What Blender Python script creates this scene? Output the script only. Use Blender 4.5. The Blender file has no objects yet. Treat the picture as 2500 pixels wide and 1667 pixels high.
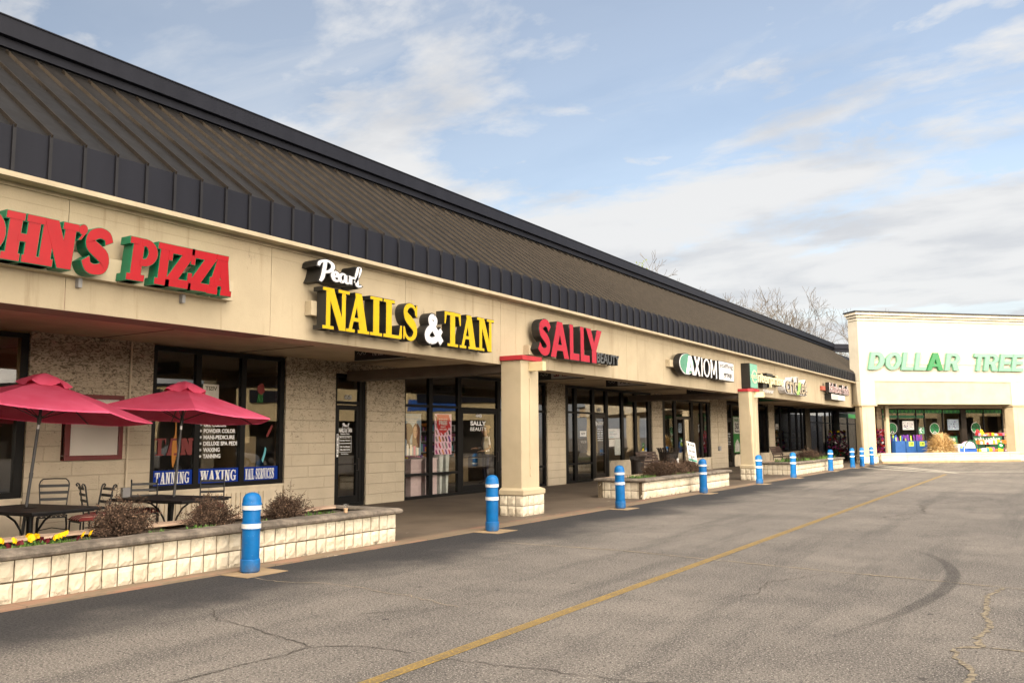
import bpy, bmesh, math, random
from mathutils import Vector, Matrix
from math import radians as RAD, sin, cos, pi, sqrt

SC = bpy.context.scene
COL = SC.collection
random.seed(7)

# ------------------------------------------------------------------ camera
HEAD, PITCH, ROLL = RAD(-32.314), RAD(6.3262), RAD(-0.38995)
_f = Vector((sin(HEAD)*cos(PITCH), cos(HEAD)*cos(PITCH), sin(PITCH)))
_r0 = Vector((cos(HEAD), -sin(HEAD), 0)); _u0 = _r0.cross(_f)
_r = cos(ROLL)*_r0 + sin(ROLL)*_u0
_u = -sin(ROLL)*_r0 + cos(ROLL)*_u0
cd = bpy.data.cameras.new('camera'); cam = bpy.data.objects.new('camera', cd); COL.objects.link(cam)
cd.sensor_width = 36.0; cd.lens = 36*2099.13/2500; cd.clip_start = 0.1; cd.clip_end = 3000
cam.matrix_world = Matrix(((_r.x, _u.x, -_f.x, 0), (_r.y, _u.y, -_f.y, 0), (_r.z, _u.z, -_f.z, 1.7), (0, 0, 0, 1)))
SC.camera = cam

# ------------------------------------------------------------------ exposure, sun, sky
SC.view_settings.view_transform = 'Standard'
SC.view_settings.look = 'None'
SC.view_settings.gamma = 1.0
SC.view_settings.exposure = 1.43
SUN_EL = RAD(17.1)
sun_dir = Vector((-0.014, -0.955, 0.294)).normalized()      # towards the sun: low, along the row, from behind the camera
sd = bpy.data.lights.new('sun', 'SUN'); sd.energy = 2.3; sd.angle = RAD(0.5); sd.color = (1.0, 0.86, 0.66)
so = bpy.data.objects.new('sun', sd); COL.objects.link(so)
so.rotation_euler = sun_dir.to_track_quat('Z', 'Y').to_euler(); so.location = (0, -40, 60)

world = bpy.data.worlds.new('World'); SC.world = world; world.use_nodes = True
def build_sky():
    nt = world.node_tree; nt.nodes.clear(); N = nt.nodes; L = nt.links
    def n(t, **k):
        o = N.new(t)
        for a, b in k.items(): setattr(o, a, b)
        return o
    def math_(op, a, b=None, c=None, clamp=False):
        o = n('ShaderNodeMath', operation=op, use_clamp=clamp)
        for i, x in enumerate((a, b, c)):
            if x is None: continue
            if isinstance(x, (int, float)): o.inputs[i].default_value = x
            else: L.new(x, o.inputs[i])
        return o.outputs[0]
    out = n('ShaderNodeOutputWorld'); bg = n('ShaderNodeBackground'); bg.inputs['Strength'].default_value = 0.15
    sky = n('ShaderNodeTexSky', sky_type='NISHITA', sun_disc=False); sky.sun_elevation = SUN_EL; sky.sun_rotation = pi
    sky.altitude = 100; sky.air_density = 1.0; sky.dust_density = 0.6; sky.ozone_density = 1.2
    tc = n('ShaderNodeTexCoord'); sep = n('ShaderNodeSeparateXYZ'); L.new(tc.outputs['Generated'], sep.inputs[0])
    z = math_('MAXIMUM', sep.outputs[2], 0.0); zz = math_('ADD', z, 0.12)
    px = math_('DIVIDE', sep.outputs[0], zz); py = math_('DIVIDE', sep.outputs[1], zz)
    cmb = n('ShaderNodeCombineXYZ'); L.new(px, cmb.inputs[0]); L.new(py, cmb.inputs[1])
    def noise(vec, scale, detail, rough, dist=0.0, rot=0.0, sx=1.0, sy=1.0, off=(0, 0, 0)):
        mp = n('ShaderNodeMapping'); mp.inputs['Scale'].default_value = (sx, sy, 1); mp.inputs['Rotation'].default_value = (0, 0, rot); mp.inputs['Location'].default_value = off
        L.new(vec, mp.inputs[0])
        t = n('ShaderNodeTexNoise', noise_dimensions='3D'); t.inputs['Scale'].default_value = scale; t.inputs['Detail'].default_value = detail
        t.inputs['Roughness'].default_value = rough; t.inputs['Distortion'].default_value = dist
        L.new(mp.outputs[0], t.inputs['Vector']); return t.outputs[0]
    def smooth(v, lo, hi):
        m = n('ShaderNodeMapRange', interpolation_type='SMOOTHSTEP'); m.inputs['To Min'].default_value = 0; m.inputs['To Max'].default_value = 1
        L.new(v, m.inputs['Value'])
        for nm, x in (('From Min', lo), ('From Max', hi)):
            if isinstance(x, (int, float)): m.inputs[nm].default_value = x
            else: L.new(x, m.inputs[nm])
        return m.outputs[0]
    vec = cmb.outputs[0]
    # broken bank of cloud: thick low in the sky, opening to blue above
    base = noise(vec, 1.5, 10, 0.58, 0.25, rot=0.25, sx=0.75, sy=1.0, off=(3.3, 1.9, 0))
    lift = smooth(z, 0.20, 0.43)                        # 0 low, 1 high
    lo = math_('ADD', math_('MULTIPLY', lift, 0.22), 0.315); hi = math_('ADD', lo, 0.17)
    bank = smooth(base, lo, hi)
    # small soft cumulus puffs higher up
    puff = smooth(noise(vec, 2.6, 8, 0.55, 0.25, off=(1.35, 5.3, 0)), 0.52, 0.65)
    puff = math_('MULTIPLY', puff, 0.80)
    # thin high streaks
    streak = smooth(noise(vec, 1.5, 8, 0.60, 0.8, rot=-0.55, sx=0.45, sy=1.5, off=(7.3, 1.1, 0)), 0.38, 0.80)
    streak = math_('MULTIPLY', streak, 0.62)
    m = math_('MAXIMUM', bank, puff); m = math_('MAXIMUM', m, streak)
    haze = math_('SUBTRACT', 1.0, smooth(z, 0.08, 0.30))
    m = math_('MAXIMUM', m, math_('MULTIPLY', haze, 0.80))
    over = math_('MULTIPLY', smooth(z, 0.50, 0.75), 0.8)       # unseen veil added overhead to whiten the light from above
    m = math_('MAXIMUM', m, over)
    m = math_('MAXIMUM', m, 0.24)
    m = math_('MULTIPLY', m, 0.95)
    # light and grey parts of the cloud
    g = smooth(noise(vec, 2.3, 7, 0.55, 0.2, sx=0.7, sy=1.0, off=(2.2, 0.9, 0)), 0.34, 0.56)
    cmix = n('ShaderNodeMix', data_type='RGBA'); L.new(g, cmix.inputs[0])
    cmix.inputs[6].default_value = (1.68, 1.71, 1.78, 1); cmix.inputs[7].default_value = (2.16, 2.15, 2.14, 1)
    # added unseen fill: clouds boosted warm and bright behind and right of the camera
    dt = n('ShaderNodeVectorMath', operation='DOT_PRODUCT'); L.new(tc.outputs['Generated'], dt.inputs[0]); dt.inputs[1].default_value = Vector((0.74, -0.62, 0.24)).normalized()
    near = smooth(dt.outputs['Value'], 0.15, 0.97)
    warm = n('ShaderNodeMix', data_type='RGBA'); L.new(near, warm.inputs[0])
    warm.inputs[6].default_value = (1, 1, 1, 1); warm.inputs[7].default_value = (16.0, 13.9, 11.2, 1)
    mul = n('ShaderNodeMix', data_type='RGBA', blend_type='MULTIPLY'); mul.inputs[0].default_value = 1.0
    L.new(cmix.outputs[2], mul.inputs[6]); L.new(warm.outputs[2], mul.inputs[7])
    dim = n('ShaderNodeMix', data_type='RGBA', blend_type='MULTIPLY'); dim.inputs[0].default_value = 1.0; L.new(sky.outputs[0], dim.inputs[6]); dim.inputs[7].default_value = (0.54, 0.48, 0.455, 1)
    fin = n('ShaderNodeMix', data_type='RGBA'); L.new(m, fin.inputs[0]); L.new(dim.outputs[2], fin.inputs[6]); L.new(mul.outputs[2], fin.inputs[7])
    L.new(fin.outputs[2], bg.inputs[0]); L.new(bg.outputs[0], out.inputs[0])
build_sky()
SC.cycles.max_bounces = 8; SC.cycles.diffuse_bounces = 4; SC.cycles.glossy_bounces = 4; SC.cycles.transmission_bounces = 6; SC.cycles.transparent_max_bounces = 10
SC.cycles.caustics_reflective = False; SC.cycles.caustics_refractive = False

# ------------------------------------------------------------------ material helpers
class NT:
    def __init__(s, name):
        s.m = bpy.data.materials.new(name); s.m.use_nodes = True
        s.t = s.m.node_tree; s.b = s.t.nodes['Principled BSDF']; s.out = s.t.nodes['Material Output']
    def n(s, t, **k):
        o = s.t.nodes.new(t)
        for a, b in k.items(): setattr(o, a, b)
        return o
    def link(s, a, b): s.t.links.new(a, b)
    def setin(s, sock, v):
        if isinstance(v, (int, float, tuple, list)): sock.default_value = v
        else: s.link(v, sock)
    def pos(s):
        if not hasattr(s, '_p'): s._p = s.n('ShaderNodeNewGeometry').outputs['Position']
        return s._p
    def objc(s):
        return s.n('ShaderNodeTexCoord').outputs['Object']
    def xyz(s, v):
        o = s.n('ShaderNodeSeparateXYZ'); s.link(v, o.inputs[0]); return o.outputs
    def mapping(s, v, scale=(1, 1, 1), rot=(0, 0, 0), loc=(0, 0, 0)):
        o = s.n('ShaderNodeMapping'); o.inputs['Scale'].default_value = scale; o.inputs['Rotation'].default_value = rot; o.inputs['Location'].default_value = loc
        s.link(v, o.inputs[0]); return o.outputs[0]
    def noise(s, v, scale, detail=4, rough=0.55, dist=0.0):
        o = s.n('ShaderNodeTexNoise'); o.inputs['Scale'].default_value = scale; o.inputs['Detail'].default_value = detail
        o.inputs['Roughness'].default_value = rough; o.inputs['Distortion'].default_value = dist
        s.link(v, o.inputs['Vector']); return o.outputs[0]
    def math(s, op, a, b=0.0, clamp=False):
        o = s.n('ShaderNodeMath', operation=op, use_clamp=clamp); s.setin(o.inputs[0], a); s.setin(o.inputs[1], b); return o.outputs[0]
    def rng(s, v, a, b, c=0.0, d=1.0, smooth=True):
        o = s.n('ShaderNodeMapRange', interpolation_type='SMOOTHSTEP' if smooth else 'LINEAR')
        for nm, x in (('Value', v), ('From Min', a), ('From Max', b), ('To Min', c), ('To Max', d)): s.setin(o.inputs[nm], x)
        return o.outputs[0]
    def mix(s, f, a, b, mode='MIX'):
        o = s.n('ShaderNodeMix', data_type='RGBA', blend_type=mode)
        s.setin(o.inputs[0], f)
        for i, x in ((6, a), (7, b)):
            if isinstance(x, (tuple, list)): o.inputs[i].default_value = (*x[:3], 1)
            else: s.link(x, o.inputs[i])
        return o.outputs[2]
    def bump(s, h, strength=0.3, dist=0.01):
        o = s.n('ShaderNodeBump'); o.inputs['Strength'].default_value = strength; o.inputs['Distance'].default_value = dist
        s.link(h, o.inputs['Height']); s.link(o.outputs[0], s.b.inputs['Normal']); return o
    def base(s, c):
        if isinstance(c, (tuple, list)): s.b.inputs['Base Color'].default_value = (*c[:3], 1)
        else: s.link(c, s.b.inputs['Base Color'])
    def rough(s, r): s.setin(s.b.inputs['Roughness'], r)
    def spec(s, v): s.b.inputs['Specular IOR Level'].default_value = v

def simple(name, col, rough=0.6, var=0.12, scale=6.0, spec=0.5, metal=0.0, bump=0.0, bscale=60, obj=False):
    t = NT(name); p = t.objc() if obj else t.pos()
    nz = t.noise(p, scale, 5)
    dk = tuple(c*(1-var) for c in col); lt = tuple(min(1, c*(1+var)) for c in col)
    t.base(t.mix(t.rng(nz, 0.3, 0.7), dk, lt)); t.rough(rough); t.spec(spec); t.b.inputs['Metallic'].default_value = metal
    if bump: t.bump(t.noise(p, bscale, 3), bump, 0.01)
    return t.m

M = {}
def mats():
    # asphalt ---------------------------------------------------------------
    t = NT('asphalt'); p = t.pos(); x, y, z = t.xyz(p)
    big = t.noise(p, 0.45, 6, 0.65); mid = t.noise(p, 1.9, 6, 0.65); fine = t.noise(p, 34, 3, 0.75); sp = t.noise(p, 62, 2, 0.7); sp2 = t.noise(p, 24, 3, 0.8)
    c = t.mix(t.rng(big, 0.32, 0.68), (0.128, 0.116, 0.107), (0.205, 0.184, 0.164))
    c = t.mix(t.math('MULTIPLY', t.rng(mid, 0.46, 0.72), 0.45), c, (0.088, 0.080, 0.074))
    streak = t.noise(t.mapping(p, (1.5, 0.13, 1)), 1.0, 6, 0.65)          # tyre-worn bands running along the lane
    c = t.mix(t.math('MULTIPLY', t.rng(streak, 0.47, 0.66), 0.60), c, (0.072, 0.067, 0.064))
    c = t.mix(t.rng(fine, 0.38, 0.50, 0.80, 0.0), c, (0.036, 0.033, 0.032))          # gaps between the stones
    c = t.mix(t.rng(sp, 0.545, 0.65, 0.0, 0.85), c, (0.45, 0.42, 0.38))             # pale stones worn bare
    c = t.mix(t.rng(sp2, 0.60, 0.70, 0.0, 0.42), c, (0.31, 0.28, 0.245))
    vor = t.n('ShaderNodeTexVoronoi'); vor.inputs['Scale'].default_value = 1.7; t.link(t.mapping(p, (1, 0.8, 1)), vor.inputs['Vector'])
    vj = t.math('ADD', vor.outputs['Distance'], t.math('MULTIPLY', t.noise(p, 16, 3), 0.06))
    c = t.mix(t.rng(vj, 0.065, 0.10, 0.70, 0.0), c, (0.045, 0.041, 0.040))          # oil drips
    # darker band along the walkway edge, ragged outer edge
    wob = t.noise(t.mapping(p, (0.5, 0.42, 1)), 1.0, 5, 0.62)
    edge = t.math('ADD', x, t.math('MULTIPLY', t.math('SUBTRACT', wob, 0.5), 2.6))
    kerb_band = t.rng(edge, -8.25, -6.85, 1.0, 0.0)
    kerb_tone = t.mix(t.rng(fine, 0.35, 0.6), (0.016, 0.0168, 0.020), (0.038, 0.038, 0.042)); kerb_tone = t.mix(t.rng(sp, 0.60, 0.68, 0, 0.25), kerb_tone, (0.16, 0.15, 0.14))
    c = t.mix(t.math('MULTIPLY', kerb_band, 0.96), c, kerb_tone)
    t.base(c); t.rough(0.88); t.spec(0.25)
    t.bump(t.math('ADD', t.math('ADD', fine, sp), t.math('MULTIPLY', mid, 0.5)), 0.8, 0.012)
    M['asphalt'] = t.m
    # walkway concrete --------------------------------------------------------
    t = NT('walkway_concrete'); p = t.pos(); x, y, z = t.xyz(p)
    c = t.mix(t.rng(t.noise(p, 0.8, 6, 0.6), 0.3, 0.7), (0.082, 0.062, 0.044), (0.130, 0.100, 0.072))
    c = t.mix(t.math('MULTIPLY', t.rng(t.noise(t.mapping(p, (3, 0.8, 1)), 2.2, 5, 0.7), 0.66, 0.70), t.rng(x, -10.4, -9.9)), c, (0.55, 0.50, 0.42))
    br = t.math('MULTIPLY', t.rng(t.noise(t.mapping(p, (2, 0.6, 1)), 1.4, 6, 0.7), 0.50, 0.62), t.rng(x, -9.5, -9.35))
    c = t.mix(br, c, (0.26, 0.105, 0.075))
    c = t.mix(t.rng(x, -9.45, -9.25, 0.0, 0.5), c, (0.27, 0.20, 0.13))
    j = t.math('ABSOLUTE', t.math('SUBTRACT', t.math('FRACT', t.math('DIVIDE', y, 3.31)), 0.5))
    c = t.mix(t.rng(j, 0.0, 0.0035, 0.7, 0.0), c, (0.05, 0.04, 0.03))
    t.base(c); t.rough(0.75); t.bump(t.noise(p, 60, 4, 0.6), 0.25, 0.006); M['walk'] = t.m
    # stucco ------------------------------------------------------------------
    def stucco(name, col, stain=0.35, streaky=True):
        t = NT(name); p = t.pos(); x, y, z = t.xyz(p)
        dk = tuple(a*0.86 for a in col)
        c = t.mix(t.rng(t.noise(p, 1.1, 6, 0.6), 0.3, 0.7), dk, col)
        if streaky:
            v = t.noise(t.mapping(p, (5, 5, 0.35)), 1.0, 6, 0.65)
            c = t.mix(t.math('MULTIPLY', t.rng(v, 0.54, 0.78), stain), c, tuple(a*b for a, b in zip(col, (0.5, 0.45, 0.38))))
            g = t.noise(t.mapping(p, (2.4, 2.4, 1.0)), 1.0, 7, 0.75)
            c = t.mix(t.math('MULTIPLY', t.rng(g, 0.63, 0.76), stain*1.2), c, (0.10, 0.085, 0.065))
        t.base(c); t.rough(0.9); t.spec(0.2)
        t.bump(t.noise(p, 38, 5, 0.7), 0.35, 0.012); return t.m
    M['fascia'] = stucco('fascia_stucco', (0.44, 0.372, 0.262), 0.85)
    M['column'] = stucco('column_stucco', (0.49, 0.412, 0.285), 0.18)
    M['dt_wall'] = stucco('store_stucco', (0.50, 0.462, 0.385), 0.4)
    M['dt_panel'] = stucco('store_panel_stucco', (0.44, 0.385, 0.285), 0.2)
    M['trimpaint'] = simple('cream_trim', (0.40, 0.338, 0.235), 0.7, 0.1, 3)
    M['yellowblock'] = simple('pale_yellow_block', (0.62, 0.51, 0.30), 0.7, 0.06, 3)
    M['soffit'] = simple('soffit_paint', (0.50, 0.40, 0.275), 0.85, 0.12, 1.5, bump=0.15, bscale=30)
    M['beam_red'] = simple('beam_red_brown', (0.25, 0.15, 0.115), 0.8, 0.15, 2)
    M['beam_dark'] = simple('beam_dark_brown', (0.10, 0.075, 0.055), 0.8, 0.15, 2)
    M['capred'] = simple('cap_red', (0.36, 0.016, 0.026), 0.55, 0.15, 5)
    # split-face block wall -------------------------------------------------------
    def block(name, U, c1, c2, mort, bw, bh, rough_shade, ms=0.012, mottle=0.0):
        t = NT(name); p = t.pos(); x, y, z = t.xyz(p)
        dp = t.n('ShaderNodeVectorMath', operation='DOT_PRODUCT'); t.link(p, dp.inputs[0]); dp.inputs[1].default_value = U
        cb = t.n('ShaderNodeCombineXYZ'); t.link(dp.outputs['Value'], cb.inputs[0]); t.link(z, cb.inputs[1])
        b = t.n('ShaderNodeTexBrick'); t.link(cb.outputs[0], b.inputs['Vector'])
        b.inputs['Scale'].default_value = 1.0; b.inputs['Mortar Size'].default_value = ms; b.inputs['Mortar Smooth'].default_value = 0.5
        b.inputs['Brick Width'].default_value = bw; b.inputs['Row Height'].default_value = bh
        b.inputs['Color1'].default_value = (*c1, 1); b.inputs['Color2'].default_value = (*c2, 1); b.inputs['Mortar'].default_value = (*mort, 1)
        c = b.outputs['Color']
        c = t.mix(t.math('MULTIPLY', t.rng(t.noise(p, 1.3, 5), 0.35, 0.7), 0.35), c, tuple(a*0.7 for a in c1))
        nz = t.noise(t.mapping(p, (9, 9, 22), (0.35, 0.0, 0)), 1.0, 8, 0.70, 1.6)
        if rough_shade:
            amt = t.rng(z, 0.6, 3.2, 0.0, 0.20, False)  # dark flecks painted as shadows of the rough face, more towards the top
            patch = t.math('MULTIPLY', t.math('SUBTRACT', t.noise(p, 2.2, 3), 0.5), 0.16)
            th = t.math('SUBTRACT', t.math('SUBTRACT', 0.675, amt), patch)
            th2 = t.math('ADD', th, 0.07)
            c = t.mix(t.math('MULTIPLY', t.rng(nz, th, th2), 0.74), c, (0.05, 0.037, 0.026))
        t.base(c); t.rough(0.92); t.spec(0.15)
        h = t.math('ADD', t.math('MULTIPLY', nz, 1.0), t.math('MULTIPLY', b.outputs['Fac'], -0.6))
        t.bump(h, 0.8, 0.03); return t.m
    M['block'] = block('split_face_block', (0, 1, 0), (0.53, 0.455, 0.348), (0.55, 0.475, 0.362), (0.47, 0.40, 0.305), 1.05, 0.265, True)
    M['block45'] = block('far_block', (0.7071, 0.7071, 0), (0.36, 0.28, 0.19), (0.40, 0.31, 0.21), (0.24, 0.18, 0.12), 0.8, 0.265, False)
    M['bulkhead'] = simple('bulkhead_paint', (0.58, 0.50, 0.38), 0.85, 0.1, 3, bump=0.2, bscale=25)
    # painted planter blocks ---------------------------------------------------
    t = NT('cream_split_block'); p = t.pos(); x, y, z = t.xyz(p)
    c = t.mix(t.rng(t.noise(p, 3.0, 5, 0.6), 0.3, 0.7), (0.54, 0.475, 0.365), (0.68, 0.62, 0.50))
    c = t.mix(t.math('MULTIPLY', t.rng(t.noise(t.mapping(p, (5, 5, 1.3)), 1.0, 6, 0.7), 0.60, 0.74), 0.55), c, (0.36, 0.21, 0.085))
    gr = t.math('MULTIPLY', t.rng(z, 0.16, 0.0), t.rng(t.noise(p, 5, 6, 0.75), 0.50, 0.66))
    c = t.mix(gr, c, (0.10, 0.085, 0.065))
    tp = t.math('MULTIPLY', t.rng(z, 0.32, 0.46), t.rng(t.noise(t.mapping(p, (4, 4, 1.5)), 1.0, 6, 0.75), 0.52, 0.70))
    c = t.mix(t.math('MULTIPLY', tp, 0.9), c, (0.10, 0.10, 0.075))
    t.base(c); t.rough(0.9); t.spec(0.15); t.bump(t.noise(p, 26, 6, 0.7), 0.7, 0.018); M['pblock'] = t.m
    M['mortar'] = simple('block_joint', (0.105, 0.080, 0.050), 0.95, 0.5, 7)
    # coping: stained front edge, pinkish behind
    t = NT('concrete_coping'); p = t.pos(); x, y, z = t.xyz(p)
    c = t.mix(t.rng(t.noise(t.mapping(p, (3, 3, 3)), 1.5, 7, 0.7), 0.36, 0.66), (0.085, 0.072, 0.058), (0.22, 0.185, 0.15))
    c = t.mix(t.rng(t.noise(t.mapping(p, (9, 9, 2)), 1.0, 6, 0.7), 0.62, 0.72, 0.0, 0.55), c, (0.42, 0.38, 0.33))
    t.base(c); t.rough(0.9); t.bump(t.noise(p, 40, 5, 0.7), 0.5, 0.012); M['coping'] = t.m
    t = NT('pink_coping'); p = t.pos()
    c = t.mix(t.rng(t.noise(p, 2.5, 6, 0.65), 0.3, 0.7), (0.30, 0.205, 0.145), (0.43, 0.32, 0.235))
    t.base(c); t.rough(0.9); t.bump(t.noise(p, 40, 5, 0.7), 0.4, 0.01); M['copingpink'] = t.m
    M['soil'] = simple('planter_soil', (0.055, 0.04, 0.027), 1.0, 0.5, 14, bump=1.0, bscale=30)
    # roof metal -----------------------------------------------------------------
    t = NT('roof_metal'); p = t.pos()
    c = t.mix(t.rng(t.noise(t.mapping(p, (0.5, 3, 0.5)), 1.0, 5, 0.6), 0.3, 0.7), (0.0125, 0.0117, 0.0118), (0.0180, 0.0165, 0.0160))
    t.base(c); t.rough(t.rng(t.noise(p, 3, 4), 0.3, 0.7, 0.50, 0.62)); t.spec(0.12); M['roof'] = t.m
    M['rib'] = simple('roof_seam_metal', (0.028, 0.0225, 0.0175), 0.5, 0.15, 4, 0.12)
    t = NT('roof_skirt_metal'); p = t.pos()
    c = t.mix(t.rng(t.noise(t.mapping(p, (2, 2.3, 0.5)), 1.0, 5, 0.6), 0.3, 0.7), (0.0068, 0.0080, 0.0145), (0.0100, 0.0114, 0.0190))
    t.base(c); t.rough(0.55); t.spec(0.22); M['skirt'] = t.m
    M['skirtrib'] = simple('skirt_seam_metal', (0.0105, 0.0105, 0.0135), 0.5, 0.15, 4, 0.3)
    M['black'] = simple('black_frame', (0.0042, 0.0038, 0.0038), 0.45, 0.2, 6, 0.22)
    M['bronze'] = simple('bronze_frame', (0.026, 0.020, 0.016), 0.4, 0.2, 6, 0.3)
    M['chair'] = simple('black_metal', (0.007, 0.007, 0.008), 0.45, 0.2, 20, 0.35)
    M['tabletop'] = simple('black_tabletop', (0.013, 0.012, 0.0125), 0.5, 0.15, 5, 0.3)
    M['pole'] = simple('umbrella_pole', (0.03, 0.03, 0.033), 0.4, 0.1, 5, 0.5)
    M['silver'] = simple('silver_metal', (0.45, 0.45, 0.46), 0.35, 0.1, 5, 0.5, 0.8)
    # glass
    def glass(name, tint, ior, body=None, bf=0.0):
        t = NT(name); tr = t.n('ShaderNodeBsdfTransparent'); tr.inputs[0].default_value = (*tint, 1)
        gl = t.n('ShaderNodeBsdfGlossy'); gl.inputs['Roughness'].default_value = 0.004; gl.inputs[0].default_value = (1, 1, 1, 1)
        bm_ = t.n('ShaderNodeBump'); bm_.inputs['Strength'].default_value = 0.05; bm_.inputs['Distance'].default_value = 0.05
        t.link(t.noise(t.pos(), 0.55, 2), bm_.inputs['Height']); t.link(bm_.outputs[0], gl.inputs['Normal'])
        ge = t.n('ShaderNodeNewGeometry'); dp = t.n('ShaderNodeVectorMath', operation='DOT_PRODUCT'); t.link(ge.outputs['Incoming'], dp.inputs[0]); t.link(ge.outputs['Normal'], dp.inputs[1])
        k = t.math('POWER', t.math('SUBTRACT', 1.0, t.math('ABSOLUTE', dp.outputs['Value']), True), 5.0)
        fac = t.math('ADD', ior, t.math('MULTIPLY', k, 1.0-ior), True)            # Schlick reflectance, same from both sides
        mx = t.n('ShaderNodeMixShader'); t.link(fac, mx.inputs[0]); t.link(tr.outputs[0], mx.inputs[1]); t.link(gl.outputs[0], mx.inputs[2])
        t.link(mx.outputs[0], t.out.inputs[0]); return t.m
    M['glass'] = glass('window_glass', (0.95, 0.94, 0.92), 0.07)
    M['clearcup'] = glass('clear_plastic', (0.93, 0.93, 0.93), 0.04)
    # bollards
    t = NT('bollard_blue'); p = t.objc()
    c = t.mix(t.rng(t.noise(p, 7, 5), 0.3, 0.7), (0.0, 0.105, 0.325), (0.0, 0.135, 0.405))
    c = t.mix(t.rng(t.noise(p, 30, 3), 0.70, 0.74, 0, 0.6), c, (0.25, 0.33, 0.42))
    z_ = t.xyz(p)[2]
    c = t.mix(t.math('MULTIPLY', t.rng(z_, 0.22, 0.0), t.rng(t.noise(p, 9, 5, 0.7), 0.35, 0.65, 0.15, 0.8)), c, (0.05, 0.055, 0.07))
    c = t.mix(t.rng(t.noise(t.mapping(p, (4, 4, 14)), 1.0, 6, 0.75), 0.60, 0.70, 0, 0.45), c, (0.10, 0.19, 0.34))
    t.base(c); t.rough(0.5); t.spec(0.35); M['blue'] = t.m
    t = NT('bollard_band'); p = t.objc()
    c = t.mix(t.rng(t.noise(p, 14, 5, 0.7), 0.58, 0.68, 0, 0.6), (0.66, 0.66, 0.67), (0.30, 0.30, 0.33))
    t.base(c); t.rough(0.5); M['band'] = t.m
    M['pad'] = simple('pad_concrete', (0.30, 0.215, 0.125), 0.9, 0.2, 3, bump=0.3)
    t = NT('lane_paint'); p = t.pos(); x, y, z = t.xyz(p)
    wear = t.math('MULTIPLY', t.rng(t.noise(p, 45, 4, 0.7), 0.36, 0.50), t.rng(t.noise(p, 4, 4), 0.30, 0.62, 0.75, 1.0))
    edge = t.rng(t.math('ABSOLUTE', t.math('SUBTRACT', x, -4.19)), 0.046, 0.056)
    c = t.mix(t.math('MULTIPLY', wear, t.math('SUBTRACT', 1.0, t.math('MULTIPLY', edge, 0.7))), (0.38, 0.245, 0.048), (0.165, 0.118, 0.056))
    t.base(c); t.rough(0.8); M['lane'] = t.m
    t = NT('white_paint'); p = t.pos()
    t.base(t.mix(t.rng(t.noise(p, 6, 5, 0.7), 0.4, 0.6), (0.58, 0.55, 0.48), (0.36, 0.33, 0.28))); t.rough(0.8); M['whitepaint'] = t.m
    t = NT('crack_fill'); p = t.pos()
    t.base(t.mix(t.rng(t.noise(p, 20, 4), 0.4, 0.6), (0.12, 0.10, 0.075), (0.27, 0.225, 0.155))); t.rough(0.95); M['crack'] = t.m
    M['crackdark'] = simple('crack_dark', (0.06, 0.052, 0.045), 0.95, 0.3, 12)
    M['joint'] = simple('joint_fill', (0.30, 0.245, 0.17), 0.95, 0.3, 9)
    # umbrellas
    t = NT('umbrella_fabric'); p = t.objc()
    c = t.mix(t.rng(t.noise(p, 2.5, 4), 0.3, 0.7), (0.93, 0.13, 0.26), (0.98, 0.175, 0.33))
    t.base(c); t.rough(0.85); t.spec(0.2); t.bump(t.noise(p, 6, 4, 0.6), 0.25, 0.02)
    trl = t.n('ShaderNodeBsdfTranslucent'); t.link(c, trl.inputs[0]); mx = t.n('ShaderNodeMixShader'); mx.inputs[0].default_value = 0.22
    t.link(t.b.outputs[0], mx.inputs[1]); t.link(trl.outputs[0], mx.inputs[2]); t.link(mx.outputs[0], t.out.inputs[0]); M['umb'] = t.m
    t = NT('striped_cushion'); p = t.objc(); x, y, z = t.xyz(p)
    w = t.math('FRACT', t.math('MULTIPLY', y, 11.0)); w2 = t.math('FRACT', t.math('ADD', t.math('MULTIPLY', y, 11.0), 0.42))
    c = t.mix(t.rng(w, 0.80, 0.86), (0.20, 0.028, 0.026), (0.50, 0.40, 0.32)); c = t.mix(t.rng(w2, 0.90, 0.94), c, (0.30, 0.22, 0.18))
    t.base(c); t.rough(0.9); M['cushion'] = t.m
    # signs
    def signface(name, c, r=0.25, v=0.06): return simple(name, c, r, v, 3, 0.3)
    M['s_red'] = signface('sign_red', (0.30, 0.0018, 0.006), 0.22); M['s_green'] = simple('sign_green_side', (0.0, 0.135, 0.062), 0.5, 0.1, 4)
    M['s_yellow'] = signface('sign_yellow', (0.50, 0.345, 0.003)); M['s_black'] = simple('sign_black', (0.012, 0.012, 0.012), 0.45, 0.1, 5)
    M['s_white'] = signface('sign_white', (0.66, 0.66, 0.69)); M['s_grey'] = signface('sign_dark_grey', (0.075, 0.08, 0.085))
    M['s_sally'] = signface('sign_rose', (0.36, 0.009, 0.024), 0.18); M['s_cream'] = signface('sign_cream', (0.66, 0.62, 0.40))
    M['s_teal'] = signface('sign_teal', (0.10, 0.36, 0.27)); M['s_tealdk'] = signface('sign_dark_teal', (0.045, 0.22, 0.145)); M['s_lime'] = signface('sign_lime', (0.22, 0.62, 0.10))
    M['s_tan'] = signface('sign_tan', (0.33, 0.28, 0.21)); M['s_maroon'] = signface('sign_maroon', (0.17, 0.03, 0.04))
    M['s_mint'] = signface('sign_mint', (0.122, 0.278, 0.193)); M['s_kelly'] = signface('sign_kelly_green', (0.008, 0.145, 0.040))
    M['s_banner'] = simple('banner_blue', (0.003, 0.028, 0.24), 0.7, 0.05, 3, 0.15); M['vinyl'] = simple('white_vinyl', (0.72, 0.72, 0.72), 0.5, 0.04, 5)
    M['vinylgrey'] = simple('grey_vinyl', (0.42, 0.42, 0.42), 0.5, 0.04, 5); M['vinylorange'] = simple('orange_vinyl', (0.40, 0.15, 0.01), 0.5, 0.1, 5)
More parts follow.
